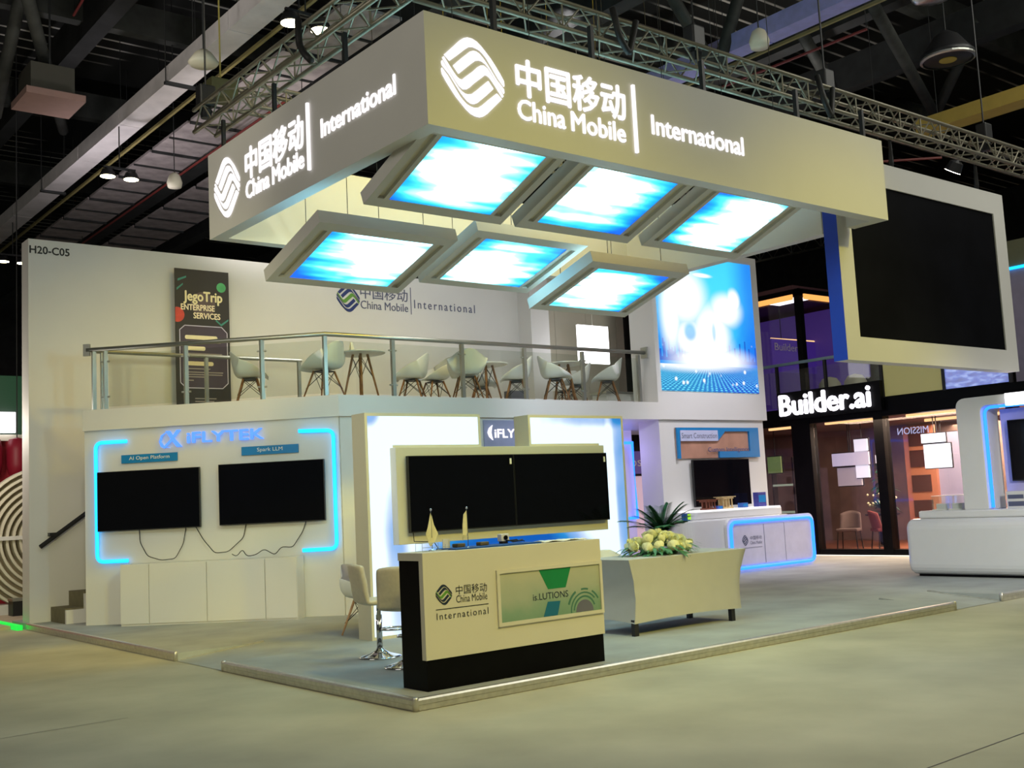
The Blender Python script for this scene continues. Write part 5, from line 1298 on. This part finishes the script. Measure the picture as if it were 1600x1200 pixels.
# big tubular roof braces
BR = [((-.4, 9.6, 10.1), (2.2, 16.2, 9.9)), ((10.9, 2.4, 9.6), (17.0, 4.8, 9.4)), ((15.4, 2.8, 10.4), (17.0, 4.8, 9.4)), ((10.8, 3.7, 9.5), (13.6, 5.0, 9.4)), ((-3, 12, 11.3), (-.4, 9.6, 10.1)), ((-1.5, 18, 11.4), (.2, 14.4, 9.6)), ((17.0, 4.8, 9.4), (21, 8, 11.5)), ((8.2, 5.2, 11.5), (9.4, 4.4, 8.6)), ((10.6, 4.2, 11.5), (9.4, 4.4, 8.6)), ((0.2, 10.5, 11.8), (.2, 13.5, 9)), ((-.8, 11, 11.8), (-.6, 15, 9))]
for a, b in BR:
    struct(MB().tube([a, b], .11, 10).build('beam_brace', DARK, smooth=True))
for a, b, lab in (((4.38, 22, 8.95), (4.25, 10, 8.95), 'thin red pipe under the grey ceiling panels'), ((10.5, 2.2, 8.8), (10.4, 5.2, 8.8), 'thin red pipe above the front truss'), ((14.4, 4.6, 7.9), (15.3, 3.8, 7.9), 'short red pipe above the dark screen'), ((.9, 7.5, 10.8), (1.3, 12.5, 10.8), 'dull red pipe high in the dark roof')):
    o = thing('sprinkler_pipe', lab, 'pipe', group=None); MB().tube([a, b], .025, 6).build('pipe', REDP, o)
    MB().tube([a, (a[0], a[1], 12)], .008, 4).tube([b, (b[0], b[1], 12)], .008, 4).build('hanger_rods', DARK2, o)
o = thing('air_unit', 'dull pink ceiling air unit hung in the dark roof', 'air unit', (.85, 12.4, 9.0)); MB().box(-.5, .5, -.4, .6, 0, .12).build('tray', pm('dull_pink_tray', C(150, 120, 112), .6), o); MB().box(-.35, .4, -.1, .7, .12, .7).build('housing', pm('grey_green_case', C(70, 68, 60), .6), o); MB().tube([(0, 0, .7), (0, 0, 2.95)], .02, 5).build('rod', DARK2, o)
o = thing('dome_speaker', 'pale round dome hung beside the pale duct', 'speaker', (1.49, 7.19, 8.0)); MB().lathe([(.01, 0), (.19, .02), (.22, .06), (.12, .2), (.05, .25)], 20).build('body', CREAM, o, smooth=True); MB().tube([(0, 0, .25), (0, 0, 4)], .01, 5).build('rod', DARK2, o)
o = thing('rigging_box', 'olive metal box hung by a chain at the truss end', 'box', (1.54, 6.74, 7.35)); MB().box(-.2, .2, -.16, .16, 0, .28).build('body', pm('olive_box', C(88, 88, 55), .6), o, bevel=.02); MB().tube([(0, 0, .28), (0, 0, 4.65)], .012, 5).build('chain', pm('gold_chain', C(170, 155, 80), .5), o)
for x, y, lab in ((3.36, 13.04, 'yellowish bell shaped lamp below the grey panels'), (8.01, 2.41, 'bell shaped lamp above the front truss')):
    o = thing('bell_lamp', lab, 'lamp', (x, y, 8.0), 0, 'bell lamps'); MB().lathe([(.13, 0), (.15, .1), (.10, .25), (.03, .3)], 16).build('shade', CREAM, o, smooth=True); MB().tube([(0, 0, .3), (0, 0, 4)], .01, 5).build('cord', DARK2, o)
o = thing('foil_duct', 'silver ribbed duct end dipping into view at the roof', 'duct', (10.75, 1.45, 9.05))
pr = []
for i in range(30): pr.append((.40*math.sin(min(1, (i+1)/12)*PI/2)+.012*(i % 2), -.05+i*.05))
MB().lathe(pr, 24, Matrix.Rotation(math.radians(38), 4, 'Y') @ Matrix.Rotation(math.radians(20), 4, 'X')).build('tube', FOIL, o, smooth=True)
MB().tube([(0, 0, .4), (0, 0, 2.90)], .012, 5).build('rod', DARK2, o)
o = thing('hanging_speaker_disc', 'dark round hanging disc with a yellow centre near the roof', 'lamp', (12.15, 1.78, 8.5))
MB().lathe([(.36, 0), (.43, .03), (.43, .09), (.38, .14), (.2, .4), (.05, .5)], 28).build('body', BLACKM, o, smooth=True); MB().lathe([(.14, -.01), (.14, .0)], 20).build('yellow_centre', pm('yellow_disc', C(165, 145, 60), .5), o)
MB().lathe([(.40, -.015), (.44, .0), (.44, .03), (.40, .0)], 28, cap=False).build('rim', STEEL, o); MB().tube([(0, 0, .5), (0, 0, 3.5)], .012, 5).build('rod', DARK2, o)
o = struct(MB().box(13.75, 14.2, .4, 3.4, 8.0, 8.25).build('beam_yellow', pm('ochre_beam', C(175, 150, 70), .6)), 'ochre beam near the roof beyond the dark screen')
